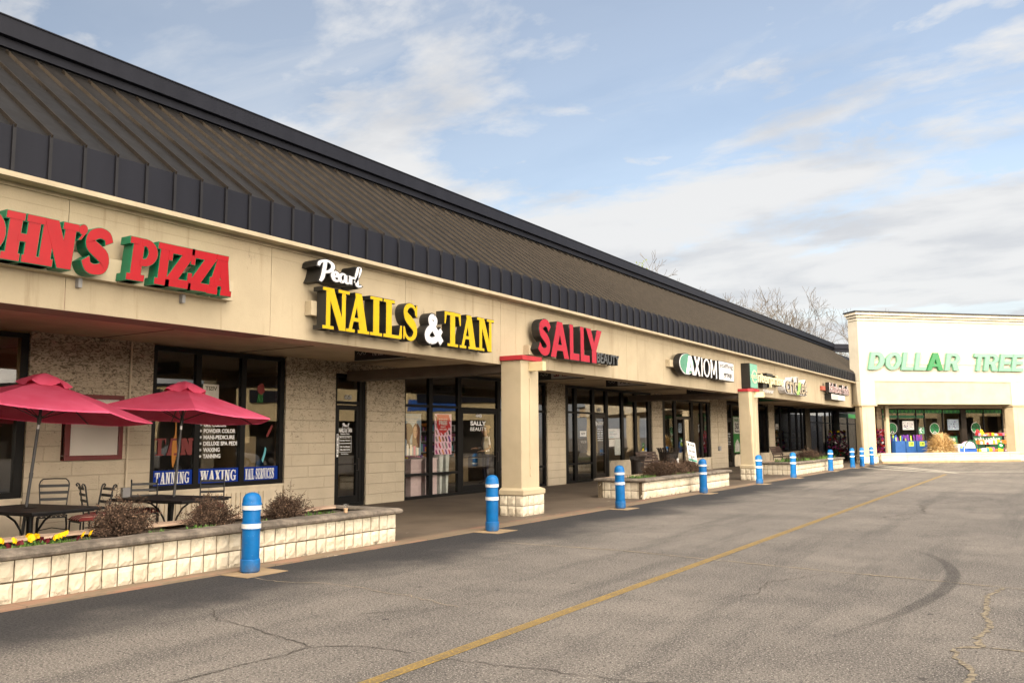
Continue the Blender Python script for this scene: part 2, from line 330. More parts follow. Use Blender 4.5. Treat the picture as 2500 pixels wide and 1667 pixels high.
    M['vinylred'] = simple('red_vinyl', (0.15, 0.010, 0.009), 0.5, 0.1, 5); M['s_brownred'] = simple('faded_red_paint', (0.42, 0.11, 0.07), 0.7, 0.15, 5)
    M['case'] = simple('oxblood_frame', (0.13, 0.012, 0.012), 0.4, 0.15, 5); M['caseboard'] = simple('case_board', (0.90, 0.89, 0.88), 0.4, 0.03, 2, 0.5)
    # plants
    M['twig'] = simple('dry_twig', (0.062, 0.042, 0.031), 0.9, 0.3, 30, 0.2); M['seed'] = simple('dry_seed_head', (0.092, 0.060, 0.044), 0.95, 0.4, 25, 0.1)
    M['seedlight'] = simple('pale_seed_head', (0.21, 0.135, 0.09), 0.95, 0.3, 25, 0.1)
    M['leaf'] = simple('green_leaf', (0.10, 0.19, 0.035), 0.6, 0.35, 12, 0.3); M['leafdk'] = simple('dark_leaf', (0.055, 0.11, 0.03), 0.6, 0.3, 12, 0.3)
    M['pyel'] = simple('yellow_petal', (0.85, 0.50, 0.008), 0.6, 0.1, 30, 0.2); M['pmar'] = simple('maroon_petal', (0.095, 0.006, 0.012), 0.6, 0.2, 30, 0.2)
    t = NT('straw_grass'); p = t.objc(); t.base(t.mix(t.rng(t.noise(p, 12, 3), 0.3, 0.7), (0.46, 0.30, 0.12), (0.66, 0.47, 0.23))); t.rough(0.9); t.spec(0.1); M['straw'] = t.m
    M['strawdk'] = simple('straw_dark', (0.30, 0.185, 0.07), 0.95, 0.3, 15, 0.1); M['strawlt'] = simple('straw_pale', (0.70, 0.54, 0.30), 0.9, 0.2, 15, 0.1)  # darker and paler straw, picked at random per blade; darker for the core
    M['bark'] = simple('bare_bark', (0.095, 0.082, 0.068), 0.95, 0.3, 3, 0.1); M['mistle'] = simple('green_clump', (0.12, 0.15, 0.04), 0.9, 0.3, 3, 0.1)
    M['bench'] = simple('brown_slat', (0.060, 0.036, 0.029), 0.5, 0.2, 6, 0.4); M['bin'] = simple('dark_brown_metal', (0.032, 0.024, 0.021), 0.5, 0.2, 6, 0.4)
    # interiors and goods
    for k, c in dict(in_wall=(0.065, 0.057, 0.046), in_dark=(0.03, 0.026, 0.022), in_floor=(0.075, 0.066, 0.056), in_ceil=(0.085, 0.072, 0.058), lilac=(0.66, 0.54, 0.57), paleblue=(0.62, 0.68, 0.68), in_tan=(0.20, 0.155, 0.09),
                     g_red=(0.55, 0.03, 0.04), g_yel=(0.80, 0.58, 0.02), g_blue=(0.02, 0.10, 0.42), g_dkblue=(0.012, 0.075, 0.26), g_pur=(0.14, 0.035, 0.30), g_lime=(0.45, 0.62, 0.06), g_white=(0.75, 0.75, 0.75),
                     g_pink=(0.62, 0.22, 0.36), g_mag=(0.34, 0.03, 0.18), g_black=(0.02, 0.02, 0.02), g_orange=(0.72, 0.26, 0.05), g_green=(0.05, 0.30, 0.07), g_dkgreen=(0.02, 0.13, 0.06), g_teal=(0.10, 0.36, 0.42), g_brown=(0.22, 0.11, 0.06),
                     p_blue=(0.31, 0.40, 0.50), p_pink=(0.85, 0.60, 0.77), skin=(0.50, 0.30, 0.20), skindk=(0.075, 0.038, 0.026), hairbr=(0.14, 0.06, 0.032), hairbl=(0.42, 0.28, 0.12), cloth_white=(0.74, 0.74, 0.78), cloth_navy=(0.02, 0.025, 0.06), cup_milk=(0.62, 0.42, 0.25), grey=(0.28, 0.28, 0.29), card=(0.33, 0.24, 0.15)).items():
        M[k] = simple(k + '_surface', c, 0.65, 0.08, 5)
    t = NT('lamp_glow'); t.base((0.9, 0.5, 0.1)); t.b.inputs['Emission Color'].default_value = (1.0, 0.45, 0.06, 1); t.b.inputs['Emission Strength'].default_value = 1.6; M['glow'] = t.m
    t = NT('ceiling_tube'); t.base((0.9, 0.9, 0.85)); t.b.inputs['Emission Color'].default_value = (1.0, 0.93, 0.78, 1); t.b.inputs['Emission Strength'].default_value = 2.5; M['tube'] = t.m
    M['opp_wall'] = stucco('opposite_stucco', (0.74, 0.60, 0.36), 0.1); M['car_dark'] = simple('car_dark', (0.015, 0.015, 0.02), 0.2, 0.1, 2); M['car_white'] = simple('car_white', (0.7, 0.7, 0.72), 0.2, 0.05, 2)
mats()
# ------------------------------------------------------------------ mesh builder
class Fr:
    """a flat working frame: u to the right, v up, w out of the wall"""
    def __init__(s, o, U, V, W): s.o, s.U, s.V, s.W = Vector(o), Vector(U), Vector(V), Vector(W)
    def __call__(s, u, v, w=0.0): return s.o + s.U*u + s.V*v + s.W*w
WORLD = Fr((0, 0, 0), (1, 0, 0), (0, 1, 0), (0, 0, 1))
Q2 = sqrt(0.5)

class MB:
    def __init__(s): s.v, s.f, s.mi, s.sm, s.ms = [], [], [], [], []
    def mat(s, m):
        m = M[m] if isinstance(m, str) else m
        if m not in s.ms: s.ms.append(m)
        return s.ms.index(m)
    def add(s, vs, fs, m, smooth=False):
        b = len(s.v); k = s.mat(m); s.v += [tuple(x) for x in vs]
        for f in fs: s.f.append([b+i for i in f]); s.mi.append(k); s.sm.append(smooth)
        return s
    def hexa(s, p, m):   # p: 4 bottom (ccw) + 4 top
        return s.add(p, [(3, 2, 1, 0), (4, 5, 6, 7), (0, 1, 5, 4), (1, 2, 6, 5), (2, 3, 7, 6), (3, 0, 4, 7)], m)
    def box(s, a, b, m, fr=None):
        fr = fr or WORLD; (x0, y0, z0), (x1, y1, z1) = a, b
        return s.hexa([fr(x0, y0, z0), fr(x1, y0, z0), fr(x1, y1, z0), fr(x0, y1, z0), fr(x0, y0, z1), fr(x1, y0, z1), fr(x1, y1, z1), fr(x0, y1, z1)], m)
    def quad(s, p, m): return s.add(p, [tuple(range(len(p)))], m)
    def prism(s, pts, fr, w0, w1, m):
        n = len(pts); a = [fr(x, y, w0) for x, y in pts]; b = [fr(x, y, w1) for x, y in pts]
        return s.add(a+b, [tuple(range(n))[::-1], tuple(range(n, 2*n))] + [(i, (i+1) % n, n+(i+1) % n, n+i) for i in range(n)], m)
    def tube(s, pts, r, m, n=8, cap=True, smooth=True):
        pts = [Vector(p) for p in pts]; k = len(pts); rs = r if isinstance(r, (list, tuple)) else [r]*k
        up = Vector((0, 0, 1)); vs = []; prev = None
        for i, p in enumerate(pts):
            d = (pts[min(i+1, k-1)]-pts[max(i-1, 0)])
            if d.length < 1e-9: d = Vector((0, 0, 1))
            d.normalize()
            if prev is None:
                a = d.cross(up if abs(d.z) < 0.9 else Vector((1, 0, 0)))
            else:
                a = prev - d*prev.dot(d)
            a.normalize(); prev = a; b = d.cross(a)
            for j in range(n):
                t = 2*pi*j/n; vs.append(p + a*(cos(t)*rs[i]) + b*(sin(t)*rs[i]))
        fs = [(i*n+j, i*n+(j+1) % n, (i+1)*n+(j+1) % n, (i+1)*n+j) for i in range(k-1) for j in range(n)]
        if cap: fs += [tuple(range(n))[::-1], tuple(range((k-1)*n, k*n))]
        return s.add(vs, fs, m, smooth)
    def lathe(s, prof, m, n=24, c=(0, 0, 0), smooth=True):
        vs = [(c[0]+r*cos(2*pi*j/n), c[1]+r*sin(2*pi*j/n), c[2]+z) for r, z in prof for j in range(n)]
        k = len(prof)
        fs = [(i*n+j, i*n+(j+1) % n, (i+1)*n+(j+1) % n, (i+1)*n+j) for i in range(k-1) for j in range(n)]
        if prof[0][0] > 1e-4: fs.append(tuple(range(n))[::-1])
        if prof[-1][0] > 1e-4: fs.append(tuple(range((k-1)*n, k*n)))
        return s.add(vs, fs, m, smooth)
    def blob(s, c, r, m, seed=0, n=8, k=5, amp=0.15):
        rr = random.Random(seed); r = r if isinstance(r, (tuple, list)) else (r, r, r); vs = []
        for i in range(k+1):
            a = pi*i/k
            for j in range(n):
                t = 2*pi*j/n; q = 1+rr.uniform(-amp, amp)
                vs.append((c[0]+r[0]*sin(a)*cos(t)*q, c[1]+r[1]*sin(a)*sin(t)*q, c[2]+r[2]*cos(a)*q))
        return s.add(vs, [(i*n+j, i*n+(j+1) % n, (i+1)*n+(j+1) % n, (i+1)*n+j) for i in range(k) for j in range(n)], m, True)
    def strip(s, A, B, fr, w0, w1, m, closed=False):
        n = len(A); vs = [fr(*p, w0) for p in A]+[fr(*p, w0) for p in B]+[fr(*p, w1) for p in A]+[fr(*p, w1) for p in B]
        fs = []
        for i in range(n if closed else n-1):
            j = (i+1) % n
            fs += [(2*n+i, 2*n+j, 3*n+j, 3*n+i), (i, n+i, n+j, j), (i, j, 2*n+j, 2*n+i), (n+i, 3*n+i, 3*n+j, n+j)]
        if not closed: fs += [(0, 2*n, 3*n, n), (n-1, 2*n-1, 4*n-1, 3*n-1)]
        return s.add(vs, fs, m)
    def mesh(s, name, auto=35):
        me = bpy.data.meshes.new(name); me.from_pydata(s.v, [], s.f)
        for m in s.ms: me.materials.append(m)
        me.polygons.foreach_set('material_index', s.mi); me.polygons.foreach_set('use_smooth', s.sm)
        bm = bmesh.new(); bm.from_mesh(me); bmesh.ops.recalc_face_normals(bm, faces=bm.faces); bm.to_mesh(me); bm.free()
        if any(s.sm): me.set_sharp_from_angle(angle=RAD(auto))
        me.update(); return me

def link(o): COL.objects.link(o); return o
def setp(o, label=None, cat=None, group=None, kind=None):
    for k, v in (('label', label), ('category', cat), ('group', group), ('kind', kind)):
        if v: o[k] = v
    return o
def thing(name, label, cat, loc=(0, 0, 0), rz=0.0, group=None):
    o = bpy.data.objects.new(name, None); link(o); o.location = loc; o.rotation_euler = (0, 0, rz); o.empty_display_size = 0.2
    return setp(o, label, cat, group)
def part(name, mb, parent, label=None, local=False, bevel=0):
    """local: the mesh is drawn in its parent's own space; otherwise in world space"""
    o = bpy.data.objects.new(name, mb.mesh(name)); link(o); o.parent = parent
    if not local:
        off = Vector((0, 0, 0)); q = parent
        while q: off += q.location; q = q.parent
        o.data.transform(Matrix.Translation(-off))
    if bevel:
        b = o.modifiers.new('edge', 'BEVEL'); b.width = bevel; b.segments = 2; b.limit_method = 'ANGLE'; b.angle_limit = RAD(40)
    if label: o['label'] = label
    return o
def solo(name, mb, label, cat, group=None, kind=None, loc=None):
    o = bpy.data.objects.new(name, mb.mesh(name)); link(o)
    if loc is not None: o.data.transform(Matrix.Translation(-Vector(loc))); o.location = loc
    return setp(o, label, cat, group, kind)
def structure(name, mb):
    o = bpy.data.objects.new(name, mb.mesh(name)); link(o); o['kind'] = 'structure'; return o
def dup(root, loc, rz=None, label=None, group=None, scale=None):
    r = root.copy(); link(r); r.location = loc
    if rz is not None: r.rotation_euler = (0, 0, rz)
    if scale: r.scale = (scale, scale, scale) if isinstance(scale, (int, float)) else scale
    if label: r['label'] = label
    if group: r['group'] = group
    for ch in list(root.children):
        c = ch.copy(); link(c); c.parent = r
        for g in list(ch.children):
            d = g.copy(); link(d); d.parent = c
    return r

# ------------------------------------------------------------------ text from the built-in face
def font_mesh(mb, text, fr, u0, v0, width, height, w0, w1, m, bold=0.0, shear=0.0, space=1.0):
    cu = bpy.data.curves.new('t', 'FONT'); cu.body = text; cu.size = 1; cu.offset = bold; cu.resolution_u = 3; cu.space_character = space
    cu.extrude = 0.5; cu.shear = shear
    ob = bpy.data.objects.new('t', cu); COL.objects.link(ob)
    bpy.context.view_layer.update()
    dg = bpy.context.evaluated_depsgraph_get()
    me = bpy.data.meshes.new_from_object(ob.evaluated_get(dg))
    vs = [v.co.copy() for v in me.vertices]; fs = [tuple(p.vertices) for p in me.polygons]
    bpy.data.objects.remove(ob); bpy.data.curves.remove(cu); bpy.data.meshes.remove(me)
    if not vs: return mb
    x0 = min(v.x for v in vs); x1 = max(v.x for v in vs); y0 = min(v.y for v in vs); y1 = max(v.y for v in vs)
    sx = width/(x1-x0); sy = height/(y1-y0)
    mb.add([fr(u0+(v.x-x0)*sx, v0+(v.y-y0)*sy, w0 if v.z < 0 else w1) for v in vs], fs, m)
    return mb

# ------------------------------------------------------------------ drawn letters (strokes as strips)
def R_(x0, y0, x1, y1): return ([(x0, y0), (x0, y1)], [(x1, y0), (x1, y1)])
def Q_(a, b, c, d): return ([a, d], [b, c])          # a bottom-left, b bottom-right, c top-right, d top-left
def ARC(cx, cy, rx, ry, a0, a1, wx, wy, n=12):
    A, B = [], []
    for i in range(n+1):
        t = RAD(a0+(a1-a0)*i/n); A.append((cx+rx*cos(t), cy+ry*sin(t))); B.append((cx+(rx-wx)*cos(t), cy+(ry-wy)*sin(t)))
    return (A, B)
def catmull(pts, k=4):
    out = []; P = [pts[0]]+list(pts)+[pts[-1]]
    for i in range(1, len(P)-2):
        for j in range(k):
            t = j/k; a, b, c, d = P[i-1], P[i], P[i+1], P[i+2]
            out.append(tuple(0.5*((2*b[q])+(-a[q]+c[q])*t+(2*a[q]-5*b[q]+4*c[q]-d[q])*t*t+(-a[q]+3*b[q]-3*c[q]+d[q])*t**3) for q in range(len(b))))
    out.append(tuple(P[-2])); return out
def PATH(pts, w=None, k=4):
    """pts (x, y[, width])"""
    P = catmull([(p[0], p[1], p[2] if len(p) > 2 else w) for p in pts], k); A, B = [], []
    for i, p in enumerate(P):
        a, b = P[max(i-1, 0)], P[min(i+1, len(P)-1)]; dx, dy = b[0]-a[0], b[1]-a[1]; l = sqrt(dx*dx+dy*dy) or 1
        nx, ny = -dy/l*p[2]/2, dx/l*p[2]/2; A.append((p[0]+nx, p[1]+ny)); B.append((p[0]-nx, p[1]-ny))
    return (A, B)
def glyph(ch, st):
    if st == 'serif':
        G = {
        'N': [R_(.13, 0, .28, 1), R_(.72, 0, .86, 1), Q_((.62, 0), (.86, 0), (.40, 1), (.13, 1)), R_(0, 0, .41, .075), R_(0, .925, .30, 1), R_(.58, .925, 1, 1)],
        'A': [Q_((.09, 0), (.22, 0), (.56, .97), (.43, .97)), Q_((.60, 0), (.93, 0), (.66, 1), (.38, 1)), R_(.26, .28, .72, .37), R_(0, 0, .36, .075), R_(.50, 0, 1, .075)],
        'I': [R_(.27, 0, .73, 1), R_(.03, 0, .97, .075), R_(.03, .925, .97, 1)],
        'L': [R_(.14, 0, .44, 1), R_(0, .925, .60, 1), R_(0, 0, .96, .085), Q_((.84, .02), (1, .02), (1, .36), (.92, .36))],
        'S': [PATH([(.86, .70, .09), (.80, .86, .10), (.60, .955, .09), (.36, .93, .14), (.20, .80, .22), (.26, .64, .26), (.50, .52, .29), (.74, .39, .27), (.80, .21, .22), (.64, .07, .13), (.40, .045, .09), (.20, .15, .10), (.12, .32, .09)]), R_(.86, .66, .93, .98), R_(.06, .02, .13, .36)],
        'T': [R_(.35, 0, .65, 1), R_(0, .90, 1, .99), Q_((0, .64), (.05, .64), (.14, .95), (0, .95)), Q_((.95, .64), (1, .64), (1, .95), (.86, .95)), R_(.18, 0, .82, .075)],
        'G': [ARC(.54, .5, .52, .5, 50, 318, .26, .085, 16), R_(.72, .06, .94, .44), R_(.55, .40, 1, .47), Q_((.86, .66), (.93, .66), (.93, .98), (.82, .84))],
        'C': [ARC(.54, .5, .52, .5, 48, 318, .26, .085, 16), Q_((.86, .64), (.93, .64), (.93, .98), (.82, .84))],
        'W': [Q_((.22, 0), (.34, 0), (.30, 1), (.07, 1)), Q_((.25, 0), (.34, 0), (.54, .95), (.47, .95)), Q_((.62, 0), (.74, 0), (.66, 1), (.44, 1)), Q_((.66, 0), (.74, 0), (.95, .95), (.88, .95)), R_(0, .925, .38, 1), R_(.80, .925, 1, 1)],
        'X': [Q_((.60, 0), (.94, 0), (.40, 1), (.06, 1)), Q_((.08, 0), (.20, 0), (.90, 1), (.78, 1)), R_(0, 0, .32, .075), R_(.50, 0, 1, .075), R_(0, .925, .50, 1), R_(.66, .925, 1, 1)],
        'E': [R_(.14, 0, .44, 1), R_(0, .915, .94, 1), R_(0, 0, .96, .085), R_(.40, .45, .72, .53), Q_((.86, .66), (.93, .66), (.94, .95), (.80, .95)), Q_((.84, .03), (1, .03), (1, .34), (.93, .34)), R_(.68, .34, .74, .64)],
        'R': [R_(.12, 0, .40, 1), ARC(.46, .75, .42, .25, -90, 90, .25, .08, 10), R_(.36, .92, .48, 1), R_(.36, .50, .48, .58), Q_((.66, 0), (1, 0), (.66, .52), (.40, .52)), R_(0, 0, .52, .075), R_(0, .925, .40, 1)],
        'V': [Q_((.40, 0), (.60, 0), (.44, 1), (.08, 1)), Q_((.46, 0), (.58, 0), (.90, .95), (.79, .95)), R_(0, .925, .54, 1), R_(.66, .925, 1, 1)],
        }
    elif st == 'slab':
        G = {
        'H': [R_(.10, 0, .42, 1), R_(.58, 0, .90, 1), R_(.36, .42, .64, .58), R_(0, 0, .47, .15), R_(0, .85, .47, 1), R_(.53, 0, 1, .15), R_(.53, .85, 1, 1)],
        'N': [R_(.07, 0, .36, 1), R_(.64, 0, .93, 1), Q_((.56, 0), (.93, 0), (.44, 1), (.07, 1)), R_(0, 0, .42, .15), R_(.58, .85, 1, 1)],
        'S': [PATH([(.84, .70, .25), (.76, .84, .22), (.52, .89, .22), (.27, .80, .26), (.25, .63, .28), (.48, .51, .30), (.73, .38, .30), (.74, .19, .27), (.50, .11, .22), (.26, .15, .22), (.15, .31, .25)])],
        'P': [R_(.12, 0, .48, 1), ARC(.52, .68, .46, .32, -90, 90, .32, .17, 12), R_(.40, .83, .54, 1), R_(.40, .36, .54, .53), R_(0, 0, .60, .15), R_(0, .85, .30, 1)],
        'I': [R_(.20, 0, .80, 1), R_(0, 0, 1, .15), R_(0, .85, 1, 1)],
        'Z': [R_(.02, .80, 1, 1), R_(0, 0, .98, .20), Q_((0, .15), (.42, .15), (1, .85), (.58, .85)), R_(.02, .62, .17, .82), R_(.82, .17, .98, .40)],
        'A': [Q_((.03, 0), (.36, 0), (.66, 1), (.34, 1)), Q_((.62, 0), (.97, 0), (.70, 1), (.36, 1)), R_(.26, .22, .74, .38), R_(0, 0, .42, .13), R_(.56, 0, 1, .13), R_(.26, .87, .74, 1)],
        'O': [ARC(.5, .5, .5, .5, 0, 360, .34, .20, 24)],
        'J': [R_(.46, .28, .84, 1), ARC(.44, .28, .40, .28, 180, 360, .36, .16, 12), R_(.30, .85, 1, 1)],
        "'": [ARC(.5, .68, .42, .32, 0, 360, .40, .30, 14), Q_((.12, 0), (.40, .05), (.92, .62), (.55, .45))],
        }
    else:
        G = {
        'S': [PATH([(.86, .74, .23), (.72, .87, .20), (.48, .89, .20), (.26, .78, .24), (.29, .62, .25), (.52, .51, .26), (.74, .38, .26), (.75, .19, .24), (.52, .10, .20), (.28, .13, .20), (.10, .25, .23)])],
        'A': [Q_((0, 0), (.27, 0), (.62, 1), (.36, 1)), Q_((.73, 0), (1, 0), (.64, 1), (.38, 1)), R_(.22, .20, .78, .36)],
        'L': [R_(0, 0, .36, 1), R_(.30, 0, 1, .19)],
        'Y': [R_(.36, 0, .64, .46), Q_((.36, .38), (.60, .38), (.30, 1), (0, 1)), Q_((.40, .38), (.64, .38), (1, 1), (.70, 1))],
        'D': [R_(0, 0, .32, 1), ARC(.42, .5, .58, .5, -90, 90, .32, .19, 14), R_(.26, .81, .44, 1), R_(.26, 0, .44, .19)],
        'O': [ARC(.5, .5, .5, .5, 0, 360, .29, .19, 26)],
        'R': [R_(0, 0, .32, 1), ARC(.50, .69, .46, .31, -90, 90, .28, .17, 12), R_(.26, .83, .52, 1), R_(.26, .38, .52, .55), Q_((.62, 0), (1, 0), (.76, .44), (.42, .44))],
        'T': [R_(.33, 0, .67, 1), R_(0, .80, 1, 1)],
        'E': [R_(0, 0, .34, 1), R_(.28, .81, 1, 1), R_(.28, .41, .90, .59), R_(.28, 0, 1, .19)],
        }
    return G[ch]
def letter(mb, strokes, fr, u0, u1, v0, v1, w0, w1, face, side, rim=0.012, shear=0.0):
    def mp(p): return (u0+p[0]*(u1-u0)+shear*p[1]*(v1-v0), v0+p[1]*(v1-v0))
    for i, (A, B) in enumerate(strokes):
        A = [mp(p) for p in A]; B = [mp(p) for p in B]
        closed = len(A) > 8 and abs(A[0][0]-A[-1][0])+abs(A[0][1]-A[-1][1]) < 1e-6
        if closed: A, B = A[:-1], B[:-1]
        if rim:
            n = len(A); A2, B2 = [], []
            for j in range(n):
                dx, dy = A[j][0]-B[j][0], A[j][1]-B[j][1]; l = sqrt(dx*dx+dy*dy) or 1; dx, dy = dx/l*rim, dy/l*rim
                ex = ey = 0
                if not closed and j in (0, n-1):
                    q, r = (0, 1) if j == 0 else (n-1, n-2)
                    tx = (A[q][0]+B[q][0]-A[r][0]-B[r][0]); ty = (A[q][1]+B[q][1]-A[r][1]-B[r][1]); l = sqrt(tx*tx+ty*ty) or 1
                    ex, ey = tx/l*rim, ty/l*rim
                A2.append((A[j][0]+dx+ex, A[j][1]+dy+ey)); B2.append((B[j][0]-dx+ex, B[j][1]-dy+ey))
            mb.strip(A2, B2, fr, w0, w1+0.0006*i, side, closed)
        else:
            mb.strip(A, B, fr, w0, w1+0.0006*i, side, closed)
        mb.strip(A, B, fr, w1-0.002, w1+0.006+0.0012*i, face, closed)
    return mb
# ------------------------------------------------------------------ ground
def flat(pts, z, m): b = MB(); b.quad([(x, y, z) for x, y in pts], m); return b
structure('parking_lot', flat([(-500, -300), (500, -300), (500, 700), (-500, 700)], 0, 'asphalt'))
b = MB()
b.box((-15.3, -14, -0.2), (-9.02, 53.2, 0.02), 'walk')
structure('walkway', b)
b = MB()
b.hexa([(-15.3, 53.2, -0.2), (-9.02, 53.2, -0.2), (-6.5, 56.6, -0.2), (-15.3, 90, -0.2), (-15.3, 53.2, 0.019), (-9.02, 53.2, 0.019), (-6.5, 56.6, 0.019), (-15.3, 90, 0.019)], 'walk')
structure('porch_floor', b)
b = MB(); yy = 0.0
b.quad([(-4.25, -20, 0.004), (-4.13, -20, 0.004), (-4.13, 41, 0.004), (-4.25, 41, 0.004)], 'lane')
structure('lane_marking', b)
b = MB()
for p, q in (((-8.5, 47.2), (-5.4, 43.3)), ((-8.6, 50.2), (-3.9, 42.4)), ((-8.9, 52.4), (-4.6, 44.6))):
    d = Vector((q[0]-p[0], q[1]-p[1], 0)).normalized(); n = Vector((-d.y, d.x, 0))*0.10
    P, Qv = Vector((*p, 0.004)), Vector((*q, 0.004)); b.quad([P+n, P-n, Qv-n, Qv+n], 'whitepaint')
b.quad([(-5.4, 43.3, 0.0045), (-5.2, 43.15, 0.0045), (4.0, 47.2, 0.0045), (3.9, 47.4, 0.0045)], 'whitepaint')
structure('hatch_marking', b)
def crack(name, pts, w, m, z=0.004, seed=1, jit=0.05, step=0.12):
    rr = random.Random(seed); P = []
    for a, c in zip(pts[:-1], pts[1:]):
        n = max(1, int(sqrt((a[0]-c[0])**2+(a[1]-c[1])**2)/step))
        for i in range(n): P.append((a[0]+(c[0]-a[0])*i/n+rr.uniform(-jit, jit), a[1]+(c[1]-a[1])*i/n+rr.uniform(-jit, jit)))
    P.append(pts[-1]); A, B = [], []
    for i, p in enumerate(P):
        a, c = P[max(i-1, 0)], P[min(i+1, len(P)-1)]; dx, dy = c[0]-a[0], c[1]-a[1]; l = sqrt(dx*dx+dy*dy) or 1
        k = w*rr.uniform(0.35, 1.2)*(0.3 if i in (0, len(P)-1) else 1); A.append((p[0]-dy/l*k/2, p[1]+dx/l*k/2)); B.append((p[0]+dy/l*k/2, p[1]-dx/l*k/2))
    b = MB(); n = len(A)
    b.add([(*p, z) for p in A]+[(*p, z) for p in B], [(i, n+i, n+i+1, i+1) for i in range(n-1)], m); structure(name, b)
crack('pavement_crack', [(-0.63, 11.14), (-0.76, 10.56), (-0.71, 9.43), (-0.62, 8.87), (-0.70, 8.39), (-0.64, 8.04), (-0.82, 7.88)], 0.060, 'crack', 0.0042, 3, 0.022, 0.05)
crack('pavement_crack', [(-0.82, 7.88), (-0.78, 7.52), (-0.64, 7.19), (-0.65, 6.84), (-0.6, 6.2)], 0.05, 'crack', 0.0046, 4, 0.02, 0.05)
crack('pavement_crack', [(-0.64, 8.0), (-0.3, 8.0), (0.1, 7.8), (0.6, 7.7)], 0.03, 'crack', 0.005, 5, 0.03)
crack('pavement_joint', [(-7.9, 11.92), (-5.66, 11.96), (-4.25, 11.72), (-2.72, 11.46), (-1.18, 11.29), (-0.44, 11.16), (1.5, 10.9)], 0.034, 'joint', 0.0054, 6, 0.014)
crack('pavement_crack', [(-7.35, 5.94), (-6.83, 5.57), (-6.53, 5.56), (-6.13, 5.47), (-5.76, 5.38), (-5.29, 5.26), (-4.93, 5.51), (-4.47, 5.52)], 0.014, 'crackdark', 0.0058, 7, 0.025, 0.08)
crack('pavement_crack', [(-5.29, 5.26), (-5.29, 4.9), (-5.33, 4.52), (-5.35, 4.08), (-5.6, 3.5)], 0.014, 'crackdark', 0.0062, 8, 0.02, 0.08)
crack('pavement_crack', [(-8.56, 7.43), (-7.99, 7.39), (-7.45, 7.56), (-6.93, 7.59), (-6.44, 7.48), (-6.06, 7.47), (-5.2, 7.2)], 0.016, 'joint', 0.0066, 9, 0.03, 0.1)
crack('pavement_crack', [(-4.2, 5.5), (-3.4, 5.62), (-2.6, 5.7), (-1.8, 6.0), (-1.2, 6.05)], 0.012, 'crackdark', 0.0066, 10, 0.03, 0.08)
crack('pavement_crack', [(-5.9, 6.4), (-5.4, 7.0), (-5.1, 7.6)], 0.011, 'crackdark', 0.0074, 11, 0.03, 0.08)
crack('pavement_crack', [(-7.6, 9.4), (-6.9, 9.1), (-6.3, 9.5), (-5.6, 9.3)], 0.012, 'crackdark', 0.0078, 21, 0.04, 0.08)
crack('pavement_crack', [(-3.3, 8.6), (-2.9, 9.4), (-2.95, 10.3), (-2.5, 11.2)], 0.012, 'crackdark', 0.0078, 22, 0.04, 0.08)
crack('pavement_crack', [(-3.2, 19.2), (-2.6, 20.8), (-2.9, 23.0), (-1.5, 26.0)], 0.03, 'crackdark', 0.005, 12, 0.1)
crack('pavement_crack', [(-6.0, 24.0), (-4.9, 27.5), (-4.6, 31.0)], 0.03, 'crackdark', 0.005, 13, 0.1)
# tyre scuff: a real rubber film, worn through at its ends
t = NT('tyre_rubber'); p = t.pos(); u = t.n('ShaderNodeUVMap'); uv = t.n('ShaderNodeSeparateXYZ'); t.link(u.outputs[0], uv.inputs[0])
t.base((0.045, 0.042, 0.042)); t.rough(0.8)
a = t.math('MULTIPLY', t.rng(uv.outputs[0], 0.0, 0.42), t.rng(uv.outputs[0], 1.0, 0.55)); a = t.math('MULTIPLY', a, t.rng(t.math('ABSOLUTE', t.math('SUBTRACT', uv.outputs[1], 0.5)), 0.5, 0.2))
a = t.math('MULTIPLY', t.math('MULTIPLY', a, t.rng(t.noise(p, 60, 3, 0.7), 0.3, 0.6, 0.25, 0.9)), 0.48); t.setin(t.b.inputs['Alpha'], a); M['rubber'] = t.m
SK = catmull([(a_, b_, c_*.8) for a_, b_, c_ in ((-2.42, 14.44, .06), (-1.93, 14.06, .12), (-1.52, 13.27, .20), (-1.28, 12.4, .26), (-1.18, 11.59, .28), (-1.19, 10.64, .28), (-1.33, 9.47, .24), (-1.51, 8.58, .18), (-1.81, 7.53, .12), (-2.1, 6.8, .06))], 6)
b = MB(); A, B = [], []
for i, p in enumerate(SK):
    q0, q1 = SK[max(i-1, 0)], SK[min(i+1, len(SK)-1)]; dx, dy = q1[0]-q0[0], q1[1]-q0[1]; l = sqrt(dx*dx+dy*dy); A.append((p[0]-dy/l*p[2]/2, p[1]+dx/l*p[2]/2, 0.008)); B.append((p[0]+dy/l*p[2]/2, p[1]-dx/l*p[2]/2, 0.008))
n = len(A); b.add(A+B, [(i, n+i, n+i+1, i+1) for i in range(n-1)], 'rubber')
sk = structure('tyre_mark', b); me = sk.data; lay = me.uv_layers.new(name='UVMap')
for pl in me.polygons:
    for li in pl.loop_indices:
        vi = me.loops[li].vertex_index; lay.data[li].uv = ((vi % n)/(n-1), 0.0 if vi < n else 1.0)

